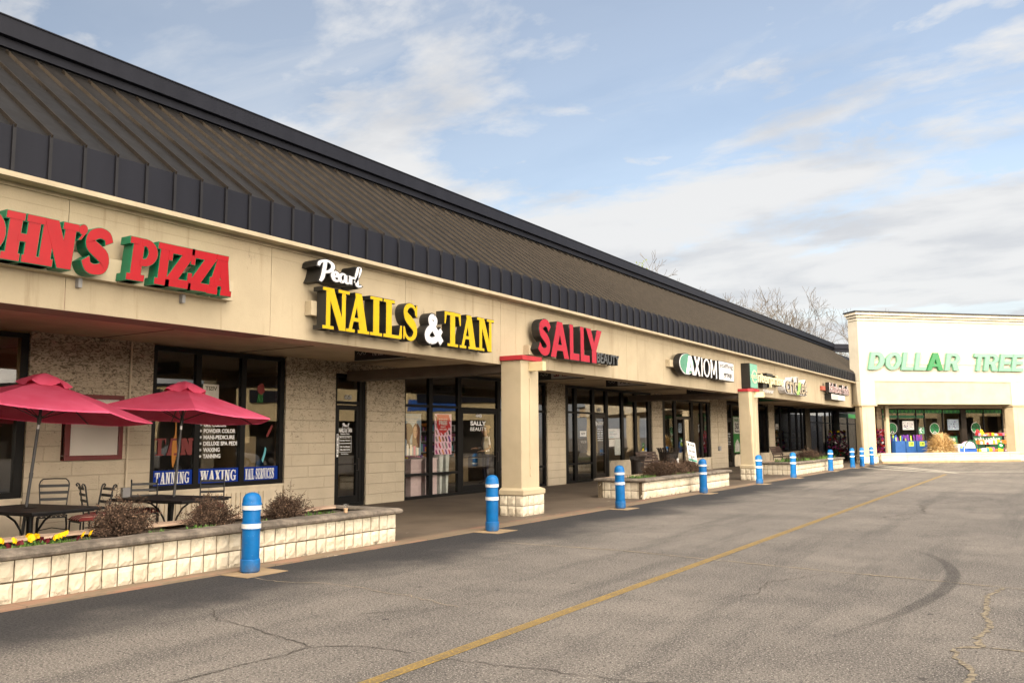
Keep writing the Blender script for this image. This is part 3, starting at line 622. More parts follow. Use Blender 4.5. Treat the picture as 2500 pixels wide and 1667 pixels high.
# ------------------------------------------------------------------ the row of shops
Y0, Y1 = -13.0, 64.0
XS, XF = -15.0, -10.35
mall = thing('strip_mall', 'long cream row of shops under a dark standing seam metal roof', 'shop building', (-15, 20, 0))
b = MB(); js = [Y0]+[5.96+3.31*k for k in range(-5, 15)]+[54.6]
js = sorted(j for j in js if Y0 <= j <= 54.6)
for a, c in zip(js[:-1], js[1:]): b.box((-10.62, a+0.004, 3.30), (XF, c-0.004, 4.75), 'fascia')
b.box((-10.64, Y0, 3.31), (-10.40, 54.6, 4.74), 'soffit')
b.box((-10.35, Y0, 4.55), (-10.345, 54.6, 4.551), 'fascia')
part('fascia', b, mall)
b = MB(); b.box((-10.87, Y0, 3.296), (-10.354, 9.32, 3.58), 'beam_red'); b.box((-10.87, 9.325, 3.296), (-10.354, 54.6, 3.58), 'soffit'); part('fascia_beam', b, mall, 'red brown at the pizza end, tan beyond')
b = MB(); b.box((-15.3, Y0, 3.58), (-10.875, 66, 3.70), 'soffit'); b.box((-15.3, 66.001, 3.58), (-9.9, 77, 3.70), 'soffit')
for k in range(-3, 14): y = 9.3+3.31*k; b.box((-15.0, y, 3.572), (-10.9, y+0.02, 3.5805), 'beam_dark')
part('canopy_ceiling', b, mall)
b = MB(); b.box((-10.62, Y0, 4.752), (-10.06, 54.6, 4.80), 'trimpaint'); b.box((-10.10, Y0, 4.735), (-10.05, 54.6, 4.775), 'trimpaint'); b.box((-10.37, Y0, 4.70), (-10.32, 54.6, 4.7515), 'trimpaint'); part('eave_trim', b, mall)
# roof: vertical skirt, slope, standing seams
SL = (7.62-5.34)/(13.2-10.1)
def roof_seg(b, fr, u0, u1, zoff=0, seam0=None):
    """fr: u along the eave, v up, w out of the wall (0 at the skirt face)"""
    b.box((u0, 4.80, -0.5), (u1, 5.345, 0), 'skirt', fr)
    P = lambda u, d, h=0: fr(u, 5.345+d*SL+h*0.806, -d+h*0.59)
    b.hexa([P(u0, 0, -.06), P(u1, 0, -.06), P(u1, 3.1, -.06), P(u0, 3.1, -.06), P(u0, 0), P(u1, 0), P(u1, 3.1), P(u0, 3.1)], 'roof')
    u = u0+0.1 if seam0 is None else seam0
    while u < u1-0.03:
        h = 0.048
        b.hexa([P(u-.012, -0.03), P(u+.012, -0.03), P(u+.012, 2.93), P(u-.012, 2.93), P(u-.007, -0.03, h), P(u+.007, -0.03, h), P(u+.007, 2.93, h), P(u-.007, 2.93, h)], 'rib')
        b.box((u-.020, 4.80, 0.001), (u+.020, 5.36, 0.034), 'skirtrib', fr)
        u += 0.4345
rf = Fr((-10.1, 0, 0), (0, 1, 0), (0, 0, 1), (1, 0, 0))
b = MB(); roof_seg(b, rf, Y0, 62.2, seam0=5.10-0.4345*41)
f2 = Fr((-10.1, 61.5, 0), (Q2, Q2, 0), (0, 0, 1), (Q2, -Q2, 0))
roof_seg(b, f2, 0.6, 14)
part('roof', b, mall)
b = MB()
for z0, z1, x, m in ((7.60, 7.77, -13.06, 'skirt'), (7.74, 8.03, -12.97, 'skirt'), (7.40, 7.62, -13.14, 'g_black')): b.box((-13.6, Y0, z0), (x, 62.8, z1), m)
b.box((-13.6, Y0, 8.032), (-12.95, 62.8, 8.05), 'skirt'); b.box((-13.06, Y0, 7.742), (-12.955, 62.8, 7.755), 'skirt')
fz = Fr((-12.97, 62.8, 0), (Q2, Q2, 0), (0, 0, 1), (Q2, -Q2, 0))
b.box((0, 7.70, -0.5), (14, 8.03, 0), 'skirt', fz); b.box((-.02, 7.5, -0.5), (14, 7.70, -0.08), 'skirt', fz)
b.box((-32, Y0, 7.5), (-13.61, 80, 7.7), 'skirt')
part('ridge_cap', b, mall)
# storefront wall: piers, bulkheads
PI = [(8.08, 10.5), (13.96, 15.58), (16.71, 18.24), (25.97, 27.28), (35.12, 36.30), (42.65, 45.2), (53.1, 54.3), (62.3, 63.5), (71.2, 73.2), (80.5, 84)]
for a, c in PI: b = MB(); b.box((-15.35, a, 0.0), (XS, c, 3.58), 'block'); part('block_pier', b, mall)
for a, c, z in ((3.4, 8.075, 0.72), (10.505, 13.955, 0.69), (30.95, 35.115, 0.74), (40.35, 42.645, 0.62), (46.45, 53.095, 0.66), (54.305, 62.295, 0.62)):
    b = MB(); b.box((-15.3, a, 0), (-15.04, c, z-0.01), 'bulkhead'); b.box((-15.3, a, z-0.05), (-15.0, c, z), 'bulkhead')
    if c < 14:
        y = a+0.25
        while y < c-0.5: b.box((-15.04, y, 0.08), (-15.015, y+0.07, z-0.14), 'bulkhead'); y += 0.125
    part('bulkhead', b, mall)
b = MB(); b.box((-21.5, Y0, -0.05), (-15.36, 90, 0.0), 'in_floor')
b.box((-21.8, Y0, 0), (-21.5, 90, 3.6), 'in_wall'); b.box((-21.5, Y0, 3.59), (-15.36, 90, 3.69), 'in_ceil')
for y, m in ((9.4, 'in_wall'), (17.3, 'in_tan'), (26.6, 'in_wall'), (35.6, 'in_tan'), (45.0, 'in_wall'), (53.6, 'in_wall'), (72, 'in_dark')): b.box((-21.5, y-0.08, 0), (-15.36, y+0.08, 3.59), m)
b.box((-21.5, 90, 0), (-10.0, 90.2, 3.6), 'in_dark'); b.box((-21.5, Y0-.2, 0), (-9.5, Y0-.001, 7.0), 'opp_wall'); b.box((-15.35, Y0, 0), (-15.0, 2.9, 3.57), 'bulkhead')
part('shop_interior', b, mall)
# windows and doors
RW = Fr((XS, 0, 0), (0, 1, 0), (0, 0, 1), (1, 0, 0))
def storefront(fr, name, u0, u1, z0, z1, mull=(), bars=(), parent=mall, mat='black', mw=0.11, fw=0.12, door=None, glassm='glass', w=-0.1, label=None):
    """mull: u positions, bars: (ua, ub, z); door: (ua, ub, ztop) left empty for a leaf"""
    b = MB(); d0, d1 = w-0.06, w+0.05
    b.box((u0, z0, d0), (u0+fw, z1, d1), mat, fr); b.box((u1-fw, z0, d0), (u1, z1, d1), mat, fr)
    b.box((u0+fw, z1-0.09, d0+.002), (u1-fw, z1, d1-.002), mat, fr); b.box((u0+fw, z0, d0+.002), (u1-fw, z0+0.1, d1-.002), mat, fr)
    for m in mull: b.box((m-mw/2, z0+0.1, d0+.004), (m+mw/2, z1-0.09, d1-.004), mat, fr)
    for ua, ub, z in bars: b.box((ua, z-0.035, d0+.01), (ub, z+0.035, d1-.012), mat, fr)
    win = part(name, b, parent, label)
    g = MB()
    if door:
        for ua, ub in ((u0+.02, door[0]), (door[1], u1-.02)):
            if ub-ua > .15: g.box((ua, z0+.03, w-.006), (ub, z1-.03, w), glassm, fr)
        g.box((door[0]+.001, door[2], w-.006), (door[1]-.001, z1-.03, w), glassm, fr)
    else: g.box((u0+.02, z0+.03, w-.006), (u1-.02, z1-.03, w), glassm, fr)
    part('pane', g, win)
    return win
def door(fr, u0, u1, z1, parent=mall, mat='black', w=-0.1, leaf=1, barz=1.02, hang='r', label=None):
    b = MB(); n = leaf; wd = (u1-u0)/n; doors = []
    for i in range(n):
        a, c = u0+i*wd+.006, u0+(i+1)*wd-.006; b = MB(); d0, d1 = w-.04, w+.035
        b.box((a, 0.03, d0), (a+.09, z1-.01, d1), mat, fr); b.box((c-.09, 0.03, d0), (c, z1-.01, d1), mat, fr)
        b.box((a+.09, z1-.12, d0+.002), (c-.09, z1-.01, d1-.002), mat, fr); b.box((a+.09, 0.03, d0+.002), (c-.09, .27, d1-.002), mat, fr)
        d = part('door', b, parent, label)
        g = MB(); g.box((a+.08, .26, w-.006), (c-.08, z1-.11, w), 'glass', fr); part('pane', g, d)
        h = MB(); hx = c-.06 if (hang == 'r') == (i == 0) else a+.06; s = -1 if hx > (a+c)/2 else 1
        h.tube([fr(hx, barz+.14, d1), fr(hx, barz+.14, d1+.07), fr(hx, barz-.16, d1+.07), fr(hx, barz-.16, d1)], .013, 'bin', 6)
        h.tube([fr(a+.09, barz, w+.03), fr(c-.09, barz, w+.03)], .014, 'bin', 6); part('handle', h, d)
        doors.append(d)
    return doors
W0 = storefront(RW, 'storefront_window', 2.9, 8.08, .72, 3.55, (5.4,), mw=.1, fw=.14, label='pizza shop window with broad black frame')
W1 = storefront(RW, 'storefront_window', 10.5, 13.96, .69, 3.55, (11.61, 12.79), mw=.13, label='nail salon window with blue banners along its foot')
T1 = storefront(RW, 'storefront_window', 15.58, 16.71, .0, 3.3, (), ((15.7, 16.5, 2.58),), fw=.10, door=(15.68, 16.5, 2.52), label='narrow transom over the nail salon door')
b = MB(); b.box((15.58, 3.3, -.2), (16.71, 3.58, -.02), 'block', RW); b.box((16.5, .0, -.152), (16.60, 3.3, -.055), 'black', RW); part('door_jamb', b, mall)
D1 = door(RW, 15.68, 16.5, 2.52, barz=1.05)[0]
WS = storefront(RW, 'storefront_window', 18.24, 25.97, .0, 3.56, (19.47, 20.86, 23.0, 24.4), ((18.3, 20.8, 2.58), (20.9, 25.9, 2.56), (18.3, 20.8, .68), (23.0, 25.9, .68)), mw=.17, fw=.1, door=(20.96, 22.92, 2.53), label='beauty shop window wall with two posters')
DS = door(RW, 20.96, 22.92, 2.53, leaf=1, barz=1.10)[0]
WA = storefront(RW, 'storefront_window', 27.28, 35.12, .0, 3.56, (28.17, 29.61, 30.77, 32.22, 33.53), ((27.3, 30.7, 2.58), (27.3, 29.5, .70)), mw=.22, fw=.3, door=(29.72, 30.66, 2.55), label='staffing office window wall with tall black mullions')
DA = door(RW, 29.72, 30.66, 2.55, mat='bronze', barz=1.05)[0]
W6 = storefront(RW, 'storefront_window', 36.30, 42.65, .0, 3.40, (36.58, 37.95, 40.15, 41.48), (), mw=.28, fw=.3, door=(38.1, 40.0, 2.62), label='window wall around bronze double doors')
b = MB(); b.box((36.30, 3.4, -.2), (42.65, 3.58, -.02), 'soffit', RW); part('door_header', b, mall)
DD = door(RW, 38.1, 40.0, 2.6, mat='bronze', leaf=2, barz=1.1)
W7 = storefront(RW, 'storefront_window', 45.2, 53.1, .0, 3.45, (46.2, 48.0, 51.0), ((45.3, 46.2, 2.6),), mw=.28, fw=.2, door=(45.3, 46.1, 2.55), label='phone shop window with green poster')
D7 = door(RW, 45.3, 46.1, 2.55, mat='bronze')[0]
W8 = storefront(RW, 'storefront_window', 54.3, 62.3, .62, 3.56, (56.0, 58.2, 60.0, 61.3), (), mw=.28, fw=.25, label='far dark window of five tall panes')
W9 = storefront(RW, 'storefront_window', 63.5, 71.2, .0, 3.56, (66.0, 68.6, 70.2), ((63.6, 71, 2.6),), mw=.28, fw=.25, label='farthest dark window wall')
W10 = storefront(RW, 'storefront_window', 73.2, 80.5, .0, 3.56, (76.8,), ((73.4, 80.4, 2.6),), mw=.28, fw=.25, label='window with green band at its top')
b = MB(); b.box((73.5, 3.1, -.09), (80.2, 3.45, -.075), 'g_green', RW); part('window_band', b, W10)
# columns
def column(y0):
    b = MB(); y1 = y0+.74
    b.box((-10.34, y0, .58), (-9.82, y1, 3.37), 'column'); b.box((-9.822, y0+.335, .85), (-9.80, y0+.385, 3.0), 'column')
    c = part('column', b, mall, bevel=.012)
    k = MB(); k.box((-10.34, y0-.05, 3.37), (-9.75, y1+.05, 3.47), 'capred'); part('cap', k, c)
    a = MB()
    prof = [(-.085, .455), (-.095, .47), (-.095, .555), (0, .605)]
    ring = lambda e, z: [(-10.345-min(0, e)*0, y0+e, z), (-9.82-e, y0+e, z), (-9.82-e, y1-e, z), (-10.345, y1-e, z)]
    rs = [ring(e, z) for e, z in prof]; vs = [p for r in rs for p in r]
    a.add(vs, [(i*4+j, i*4+(j+1) % 4, (i+1)*4+(j+1) % 4, (i+1)*4+j) for i in range(len(prof)-1) for j in range(4)]+[(3, 2, 1, 0)], 'column')
    part('base_ledge', a, c)
    q = MB(); rr = random.Random(int(y0))
    for row in range(2):
        z0 = .02+row*.218; z1 = z0+.205; n = 4
        for i in range(n):                                           # front face blocks
            ya = y0-.075+i*(.89/n); rough_block(q, Fr((-9.745, 0, 0), (0, 1, 0), (0, 0, 1), (1, 0, 0)), ya+.006, ya+.89/n-.006, z0, z1, rr)
        for i in range(3):
            xa = -10.34+i*.199; rough_block(q, Fr((0, y0-.075, 0), (1, 0, 0), (0, 0, 1), (0, -1, 0)), xa+.006, xa+.193, z0, z1, rr)
    q.box((-10.34, y0-.07, 0), (-9.75, y1+.07, .452), 'mortar'); part('block_base', q, c)
    e = MB(); e.box((-9.815, y0+.32, 3.14), (-9.46, y0+.46, 3.34), 'yellowblock'); part('beam_end', e, c)
    return c
def rough_block(b, fr, u0, u1, v0, v1, rr, m='pblock', depth=.022, n=4):
    """one split-face block: a bumpy front with its edges drawn back to the joint"""
    vs = []
    for i in range(n+1):
        for j in range(n+1):
            e = i in (0, n) or j in (0, n)
            w = rr.uniform(-.004, .002) if e else depth*rr.uniform(.55, 1.15)
            du = rr.uniform(-.006, .006) if not e else 0
            vs.append(fr(u0+(u1-u0)*i/n+du, v0+(v1-v0)*j/n, w))
    for (u, v) in ((u0, v0), (u1, v0), (u1, v1), (u0, v1)): vs.append(fr(u, v, -.05))
    k = (n+1)*(n+1); idx = lambda i, j: i*(n+1)+j
    fs = [(idx(i, j), idx(i+1, j), idx(i+1, j+1), idx(i, j+1)) for i in range(n) for j in range(n)]
    fs += [tuple([k, k+1]+[idx(i, 0) for i in range(n, -1, -1)]), tuple([k+1, k+2]+[idx(n, j) for j in range(n, -1, -1)]), tuple([k+2, k+3]+[idx(i, n) for i in range(0, n+1)]), tuple([k+3, k]+[idx(0, j) for j in range(0, n+1)])]
    b.add(vs, fs, m)
column(15.88); column(32.58)
for y in (15.95, 32.65): b = MB(); b.box((-14.98, y, 3.12), (-10.35, y+.5, 3.36), 'beam_dark'); part('canopy_beam', b, mall)
b = MB(); b.tube([(-14.97, 9.98, .1), (-14.97, 9.99, 3.57)], .022, 'bulkhead', 6); b.box((-14.995, 9.9, .62), (-14.93, 10.06, .80), 'grey'); part('conduit', b, mall); b = MB()
b.tube([(-14.98, 43.9, 3.57), (-14.98, 43.9, 3.2), (-14.98, 43.6, 3.0), (-14.98, 43.75, 1.15)], .015, 'bulkhead', 5); b.box((-14.995, 43.6, .92), (-14.92, 43.9, 1.15), 'grey'); part('conduit', b, mall)
# ------------------------------------------------------------------ the tall corner store, turned 45 degrees
DB = (-6.52, 56.81, 0)
DF = Fr(DB, (Q2, Q2, 0), (0, 0, 1), (Q2, -Q2, 0))
dt = thing('variety_store', 'tall sunlit cream store front with green letter sign', 'shop building', DB)
b = MB(); S0, S1 = -4.42, 24.0
b.box((S0, 4.83, -1.1), (S1, 8.45, -.15), 'dt_wall', DF)
for a, c in ((S0, -3.45), (6.05, 7.4), (16.5, 17.8)):
    b.box((a, 3.46, -.95), (c, 4.829, -.152), 'dt_wall', DF)
b.box((S0+.05, 8.45, -1.0), (S1, 8.8, -.35), 'dt_wall', DF)
part('wall', b, dt, bevel=.015)
for a, c in ((-3.45, 6.05), (7.4, 16.5)): b = MB(); b.box((a+.001, 3.48, -.55), (c-.001, 4.828, -.22), 'dt_panel', DF); part('recessed_panel', b, dt)
for a, c in ((S0, -3.45), (6.05, 7.4), (16.5, 17.8)):
    b = MB(); b.box((a+.07, .5, -.88), (c-.07, 3.38, -.19), 'column', DF); b.box((a+.35, .9, -.19), (a+.40, 3.0, -.172), 'column', DF)
    p = part('pillar', b, dt, bevel=.012)
    k = MB(); k.box((a-.06, 3.37, -.98), (c+.06, 3.459, -.09), 'column', DF); part('cap', k, p)
    q = MB(); rr = random.Random(int(a*10)); q.box((a, 0, -.92), (c, .44, -.15), 'mortar', DF)
    L_ = c-a; n = 5
    for row in range(2):
        for i in range(n): rough_block(q, Fr(DF(0, 0, -.145), DF.U, DF.V, DF.W), a+i*L_/n+.006, a+(i+1)*L_/n-.006, .02+row*.215, .222+row*.215, rr)
        for i in range(4): rough_block(q, Fr(DF(a, 0, 0), DF.W, DF.V, -DF.U), -.9+i*.19, -.9+i*.19+.18, .02+row*.215, .222+row*.215, rr)
    q.box((a-.05, .441, -.95), (c+.05, .50, -.09), 'column', DF); part('block_base', q, p)
b = MB()
for z0, z1, o in ((8.43, 8.60, .06), (8.60, 8.74, .17), (8.74, 8.90, .30)):
    b.box((S0-o, z0, -1.0), (S1, z1-.001, -.15+o), 'dt_wall', DF)
co = part('cornice', b, dt, bevel=.02)
b = MB(); b.box((S0-.36, 8.90, -1.0), (S1, 8.98, .21), 'g_black', DF); part('coping', b, co)
b = MB(); b.box((S0+.1, 3.48, -8), (S1, 3.6, -.56), 'soffit', DF); b.box((S0+.5, 4.4, -18), (S1, 4.5, -1.11), 'skirt', DF); b.box((S0+1.5, 3.6, -1.6), (S1, 4.39, -1.4), 'soffit', DF); part('porch_ceiling', b, dt)
b = MB(); b.box((-1.07, 0, -4.0), (-.70, 3.479, -3.5), 'block45', DF); b.box((8.36, 0, -4.0), (10.6, 3.479, -3.5), 'block45', DF); b.box((-.70, 3.33, -4.0), (8.36, 3.479, -3.52), 'soffit', DF); b.box((-.7, 0, -3.9), (8.36, .34, -3.52), 'bulkhead', DF); part('store_wall', b, dt)
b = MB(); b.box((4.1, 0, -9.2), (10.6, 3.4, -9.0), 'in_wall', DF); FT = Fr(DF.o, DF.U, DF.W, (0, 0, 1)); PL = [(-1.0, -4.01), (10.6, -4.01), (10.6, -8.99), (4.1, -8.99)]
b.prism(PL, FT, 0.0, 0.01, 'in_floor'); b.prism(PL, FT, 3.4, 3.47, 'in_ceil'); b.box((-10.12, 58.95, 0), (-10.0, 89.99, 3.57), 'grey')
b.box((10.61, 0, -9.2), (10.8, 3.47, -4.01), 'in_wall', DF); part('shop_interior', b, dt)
DW = storefront(DF, 'storefront_window', -.70, 8.36, .34, 3.33, (.51, 1.82, 2.45, 3.80, 6.89), (), parent=dt, mw=.07, fw=.09, w=-3.56)
b = MB(); b.box((5.13, .34, -3.66), (5.52, 3.33, -3.47), 'bronze', DF); part('mullion', b, DW)
b = MB()
for a, c in ((-.6, .47), (.55, 1.78), (1.86, 2.41), (2.49, 3.76), (3.84, 5.1), (5.55, 6.85), (6.93, 8.26)):
    b = MB(); b.box((a, 3.03, -3.551), (c, 3.25, -3.545), 'g_green', DF)
    n = max(2, int((c-a)/.28)); w_ = (c-a)/n
    for i in range(n): b.prism([(a+i*w_, 3.04), (a+(i+1)*w_, 3.04), (a+(i+.5)*w_, 3.24)], DF, -3.544, -3.541, 'g_dkgreen')
    part('window_band', b, DW)
b = MB()
for a, c in ((-.6, .47), (.55, 1.78), (1.86, 2.41)): b.box((a, 2.72, -3.551), (c, 2.90, -3.545), 'g_dkgreen', DF)
part('lower_band', b, DW)
def disc_logo(u, v, r):
    b = MB(); w = -3.54; n = 30
    b.prism([(u+r*cos(2*pi*i/n), v+r*sin(2*pi*i/n)) for i in range(n)], DF, w, w+.003, 'vinyl')
    b.prism([(u+r*.93*cos(2*pi*i/n), v+r*.93*sin(2*pi*i/n)) for i in range(n)], DF, w+.0031, w+.006, 's_kelly')
    for i in range(6):                                       # slanting stripes, cut to the disc
        for sgn, hi in ((1, r*.93), (-1, r*.93)):
            o = -r*.8+i*r*.30; pts = []
            for k in range(9):
                tt = k/8; y = -r*.55+tt*r*1.5; x = sgn*(o+.55*(y))*.9
                if x*x+y*y < (r*.88)**2 and (x < 0.02 if sgn > 0 else x > 0.02): pts.append((u+x, v+y))
            if len(pts) > 1: b.tube([DF(p[0], p[1], w+.0075) for p in (pts[0], pts[-1])], .008, 's_mint', 4)
    b.prism([(u-r*.42, v-r*.80), (u+r*.42, v-r*.80), (u+r*.12, v-r*.38), (u-r*.12, v-r*.38)], DF, w+.0062, w+.009, 'vinylgrey')
    b.prism([(u-r*.07, v-r*.82), (u+r*.07, v-r*.82), (u+r*.07, v+.05), (u-r*.07, v+.05)], DF, w+.0092, w+.012, 'g_black')
    part('window_decal', b, DW, 'round green striped tree emblem')
for u, v in ((.06, 2.07), (3.16, 2.05), (6.26, 2.08)): disc_logo(u, v, .36)
b = MB()
for u0 in (3.6, 6.0, 7.0):
    b = MB(); b.box((u0, .40, -3.54), (u0+1.2, 1.55, -3.536), 'g_dkgreen', DF)
    font_mesh(b, 'value', DF, u0+.1, 1.24, .95, .26, -3.535, -3.531, 'vinyl', .02); font_mesh(b, 'every day', DF, u0+.25, 1.0, .85, .2, -3.535, -3.531, 'g_yel', .02); part('window_banner', b, DW)
b = MB()
for u0, u1, v0, v1, m in ((.82, 1.64, 1.98, 2.54, 'g_white'), (4.14, 4.97, 1.96, 2.64, 'p_blue'), (1.98, 2.39, 1.72, 2.14, 's_mint')):
    b = MB(); b.box((u0, v0, -3.54), (u1, v1, -3.535), m, DF); rr = random.Random(int(u0*9))
    for i in range(26):
        a, c = rr.uniform(u0+.05, u1-.12), rr.uniform(v0+.05, v1-.1); b.box((a, c, -3.534), (a+rr.uniform(.03, .08), c+rr.uniform(.02, .07), -3.53+i*1e-5), rr.choice(['g_black', 'g_black', 'g_white', 'grey', 'g_pur'] if m != 's_mint' else ['g_white', 's_kelly']), DF)
    part('notice', b, DW)
b = MB(); b.box((-1.55, .02, -2.1), (-1.32, 3.479, -1.9), 'column', DF); part('porch_post', b, dt)

# ------------------------------------------------------------------ wall signs
FR = Fr((0, 0, 0), (0, 1, 0), (0, 0, 1), (1, 0, 0))     # u = along the row, v = height, w = world x
def sign(name, label, y, z, x=-10.2, cat='sign'): return thing(name, label, cat, (x, y, z), 0, 'shop signs on the fascia')
def raceway(p, y0, y1, z0, z1, x1=-10.2, m='trimpaint'):
    b = MB(); b.box((XF+.001, y0, z0), (x1, y1, z1), m)
    part('raceway', b, p, bevel=.004)
# red slab letters with green sides
sg = sign('channel_letter_sign', 'red slab letters with green sides on a cream rail, pizza sign', 6.4, 3.74)
raceway(sg, 3.3, 8.42, 3.72, 4.02)
for y in (3.9, 6.08, 7.6): b = MB(); b.box((-10.34, y, 3.60), (-10.27, y+.05, 3.719), 'grey'); part('bracket', b, sg)
for ch, u0, u1, v0, v1 in (('J', 3.95, 4.40, 3.745, 4.315), ('O', 4.45, 5.02, 3.735, 4.325), ('H', 5.0, 5.44, 3.745, 4.315), ('N', 5.40, 5.86, 3.745, 4.315), ("'", 5.89, 6.02, 4.13, 4.335), ('S', 5.93, 6.34, 3.735, 4.335), ('P', 6.56, 6.98, 3.745, 4.315), ('I', 6.97, 7.19, 3.745, 4.315), ('Z', 7.13, 7.54, 3.745, 4.315), ('Z', 7.49, 7.91, 3.745, 4.315), ('A', 7.80, 8.22, 3.735, 4.315)):
    b = MB(); letter(b, glyph(ch, 'slab'), FR, u0-.02, u1-.02, v0, v1, -10.199, -10.0, 's_red', 's_green', .008, .10); part('letter', b, sg)
# nail salon
sg = sign('channel_letter_sign', 'yellow serif letters with black sides and white ampersand, nail salon sign', 12.5, 3.47)
raceway(sg, 10.0, 14.95, 3.70, 3.94)
for ch, u0, u1 in (('N', 10.05, 10.67), ('A', 10.60, 11.17), ('I', 11.19, 11.52), ('L', 11.55, 12.05), ('S', 12.07, 12.53), ('T', 13.35, 13.88), ('A', 13.85, 14.46), ('N', 14.47, 15.08)):
    b = MB(); letter(b, glyph(ch, 'serif'), FR, u0, u1, 3.475, 4.155, -10.199, -10.0, 's_yellow', 's_black', .010); part('letter', b, sg)
AMP = [PATH([(1.0, .02, .26), (.74, .30, .28), (.46, .58, .27), (.30, .80, .24), (.38, .94, .20), (.52, .93, .20)]), PATH([(.52, .93, .20), (.62, .82, .20), (.54, .66, .22), (.34, .52, .26), (.14, .34, .28), (.13, .14, .27), (.34, .05, .24)]), PATH([(.34, .05, .24), (.62, .12, .24), (.84, .36, .22), (.98, .50, .18)])]
b = MB(); letter(b, AMP, FR, 12.74, 13.25, 3.50, 4.02, -10.199, -9.995, 's_white', 's_black', .022); part('letter', b, sg, 'white ampersand')
PEARL = [PATH([(.02, .78, .05), (.06, .92, .07), (.20, 1.0, .075), (.31, .94, .08), (.33, .80, .08), (.26, .66, .08), (.15, .60, .07)]), PATH([(.17, .97, .07), (.14, .70, .08), (.10, .42, .08), (.05, .26, .06)]),
         PATH([(.35, .50, .05), (.42, .56, .07), (.43, .66, .06), (.37, .69, .06)]), PATH([(.37, .69, .06), (.32, .55, .08), (.36, .38, .08), (.46, .40, .06)]), PATH([(.60, .64, .06), (.53, .66, .06), (.47, .52, .08), (.51, .37, .08), (.58, .44, .06)]), PATH([(.61, .64, .07), (.61, .40, .07), (.67, .36, .05)]),
         PATH([(.68, .62, .05), (.72, .60, .06), (.71, .36, .08)]), PATH([(.71, .50, .05), (.76, .60, .06), (.81, .58, .06)]), PATH([(.82, .44, .05), (.92, .76, .06), (.95, .98, .07), (.91, .98, .07), (.86, .62, .08), (.88, .34, .08), (.97, .38, .05)])]
b = MB(); letter(b, PEARL, FR, 9.96, 11.02, 4.12, 4.60, -10.345, -10.02, 's_white', 's_black', .022, -.05); part('letter', b, sg, 'white script word')
# beauty shop
sg = sign('channel_letter_sign', 'rose red block letters with small grey word, beauty shop sign', 19, 3.57)
raceway(sg, 16.86, 21.1, 3.58, 3.80)
for ch, u0, u1 in (('S', 16.90, 17.53), ('A', 17.50, 18.38), ('L', 18.44, 18.92), ('L', 19.00, 19.48), ('Y', 19.30, 20.18)):
    b = MB(); letter(b, glyph(ch, 'sans'), FR, u0, u1, 3.57, 4.43, -10.199, -9.99, 's_sally', 's_black', .010); part('letter', b, sg)
b = MB(); font_mesh(b, 'BEAUTY', FR, 19.95, 3.595, 1.36, .275, -10.199, -10.02, 's_black', .03); font_mesh(b, 'BEAUTY', FR, 19.96, 3.60, 1.34, .265, -10.021, -10.012, 's_grey', .012); part('small_lettering', b, sg)
# staffing office
sg = sign('cabinet_letter_sign', 'white letters with green disc and white plaque, staffing sign', 28.2, 3.65)
raceway(sg, 25.4, 30.9, 3.86, 4.09)
def disc(b, u, v, ru, rv, w0, w1, m, n=28): b.prism([(u+ru*cos(2*pi*i/n), v+rv*sin(2*pi*i/n)) for i in range(n)], FR, w0, w1, m)
b = MB(); disc(b, 26.3, 3.985, .66, .36, -10.199, -10.0, 's_black'); disc(b, 26.3, 3.985, .62, .335, -10.0, -9.992, 's_white'); disc(b, 26.32, 3.995, .60, .32, -9.992, -9.988, 's_tealdk')
b.prism([(26.15, 3.66), (26.42, 3.66), (26.62, 4.16), (26.62, 4.3), (26.5, 4.3)], FR, -9.9879, -9.986, 's_tealdk'); part('disc', b, sg)
b = MB(); letter(b, glyph('A', 'sans'), FR, 26.20, 26.95, 3.66, 4.27, -9.987, -9.97, 's_white', 's_white', 0)
def lt(ch, strokes, u0, u1): letter(b, strokes, FR, u0, u1, 3.67, 4.30, -10.199, -10.0, 's_white', 's_black', .014)
lt('X', [Q_((.72, 0), (1, 0), (.28, 1), (0, 1)), Q_((0, 0), (.28, 0), (1, 1), (.72, 1))], 26.98, 27.55); lt('I', [R_(.2, 0, .8, 1)], 27.62, 27.80)
lt('O', [ARC(.5, .5, .5, .5, 0, 360, .17, .09, 24)], 27.86, 28.50); lt('M', [R_(0, 0, .16, 1), R_(.84, 0, 1, 1), Q_((.40, .2), (.54, .2), (.18, 1), (0, 1)), Q_((.46, .2), (.60, .2), (1, 1), (.82, 1))], 28.58, 29.20)
b.box((-10.30, 26.4, 3.70), (-10.12, 29.4, 4.26), 's_black'); part('letter', b, sg)
b = MB(); b.box((-10.199, 29.38, 3.64), (-10.0, 31.08, 4.33), 's_black'); b.box((-10.0, 29.43, 3.665), (-9.99, 31.03, 4.305), 's_white')
font_mesh(b, 'staffing', FR, 29.5, 4.05, 1.45, .21, -9.99, -9.984, 's_grey', .01); font_mesh(b, 'group', FR, 29.9, 3.72, .9, .2, -9.99, -9.984, 's_black', .02); part('plaque', b, sg, bevel=.006)
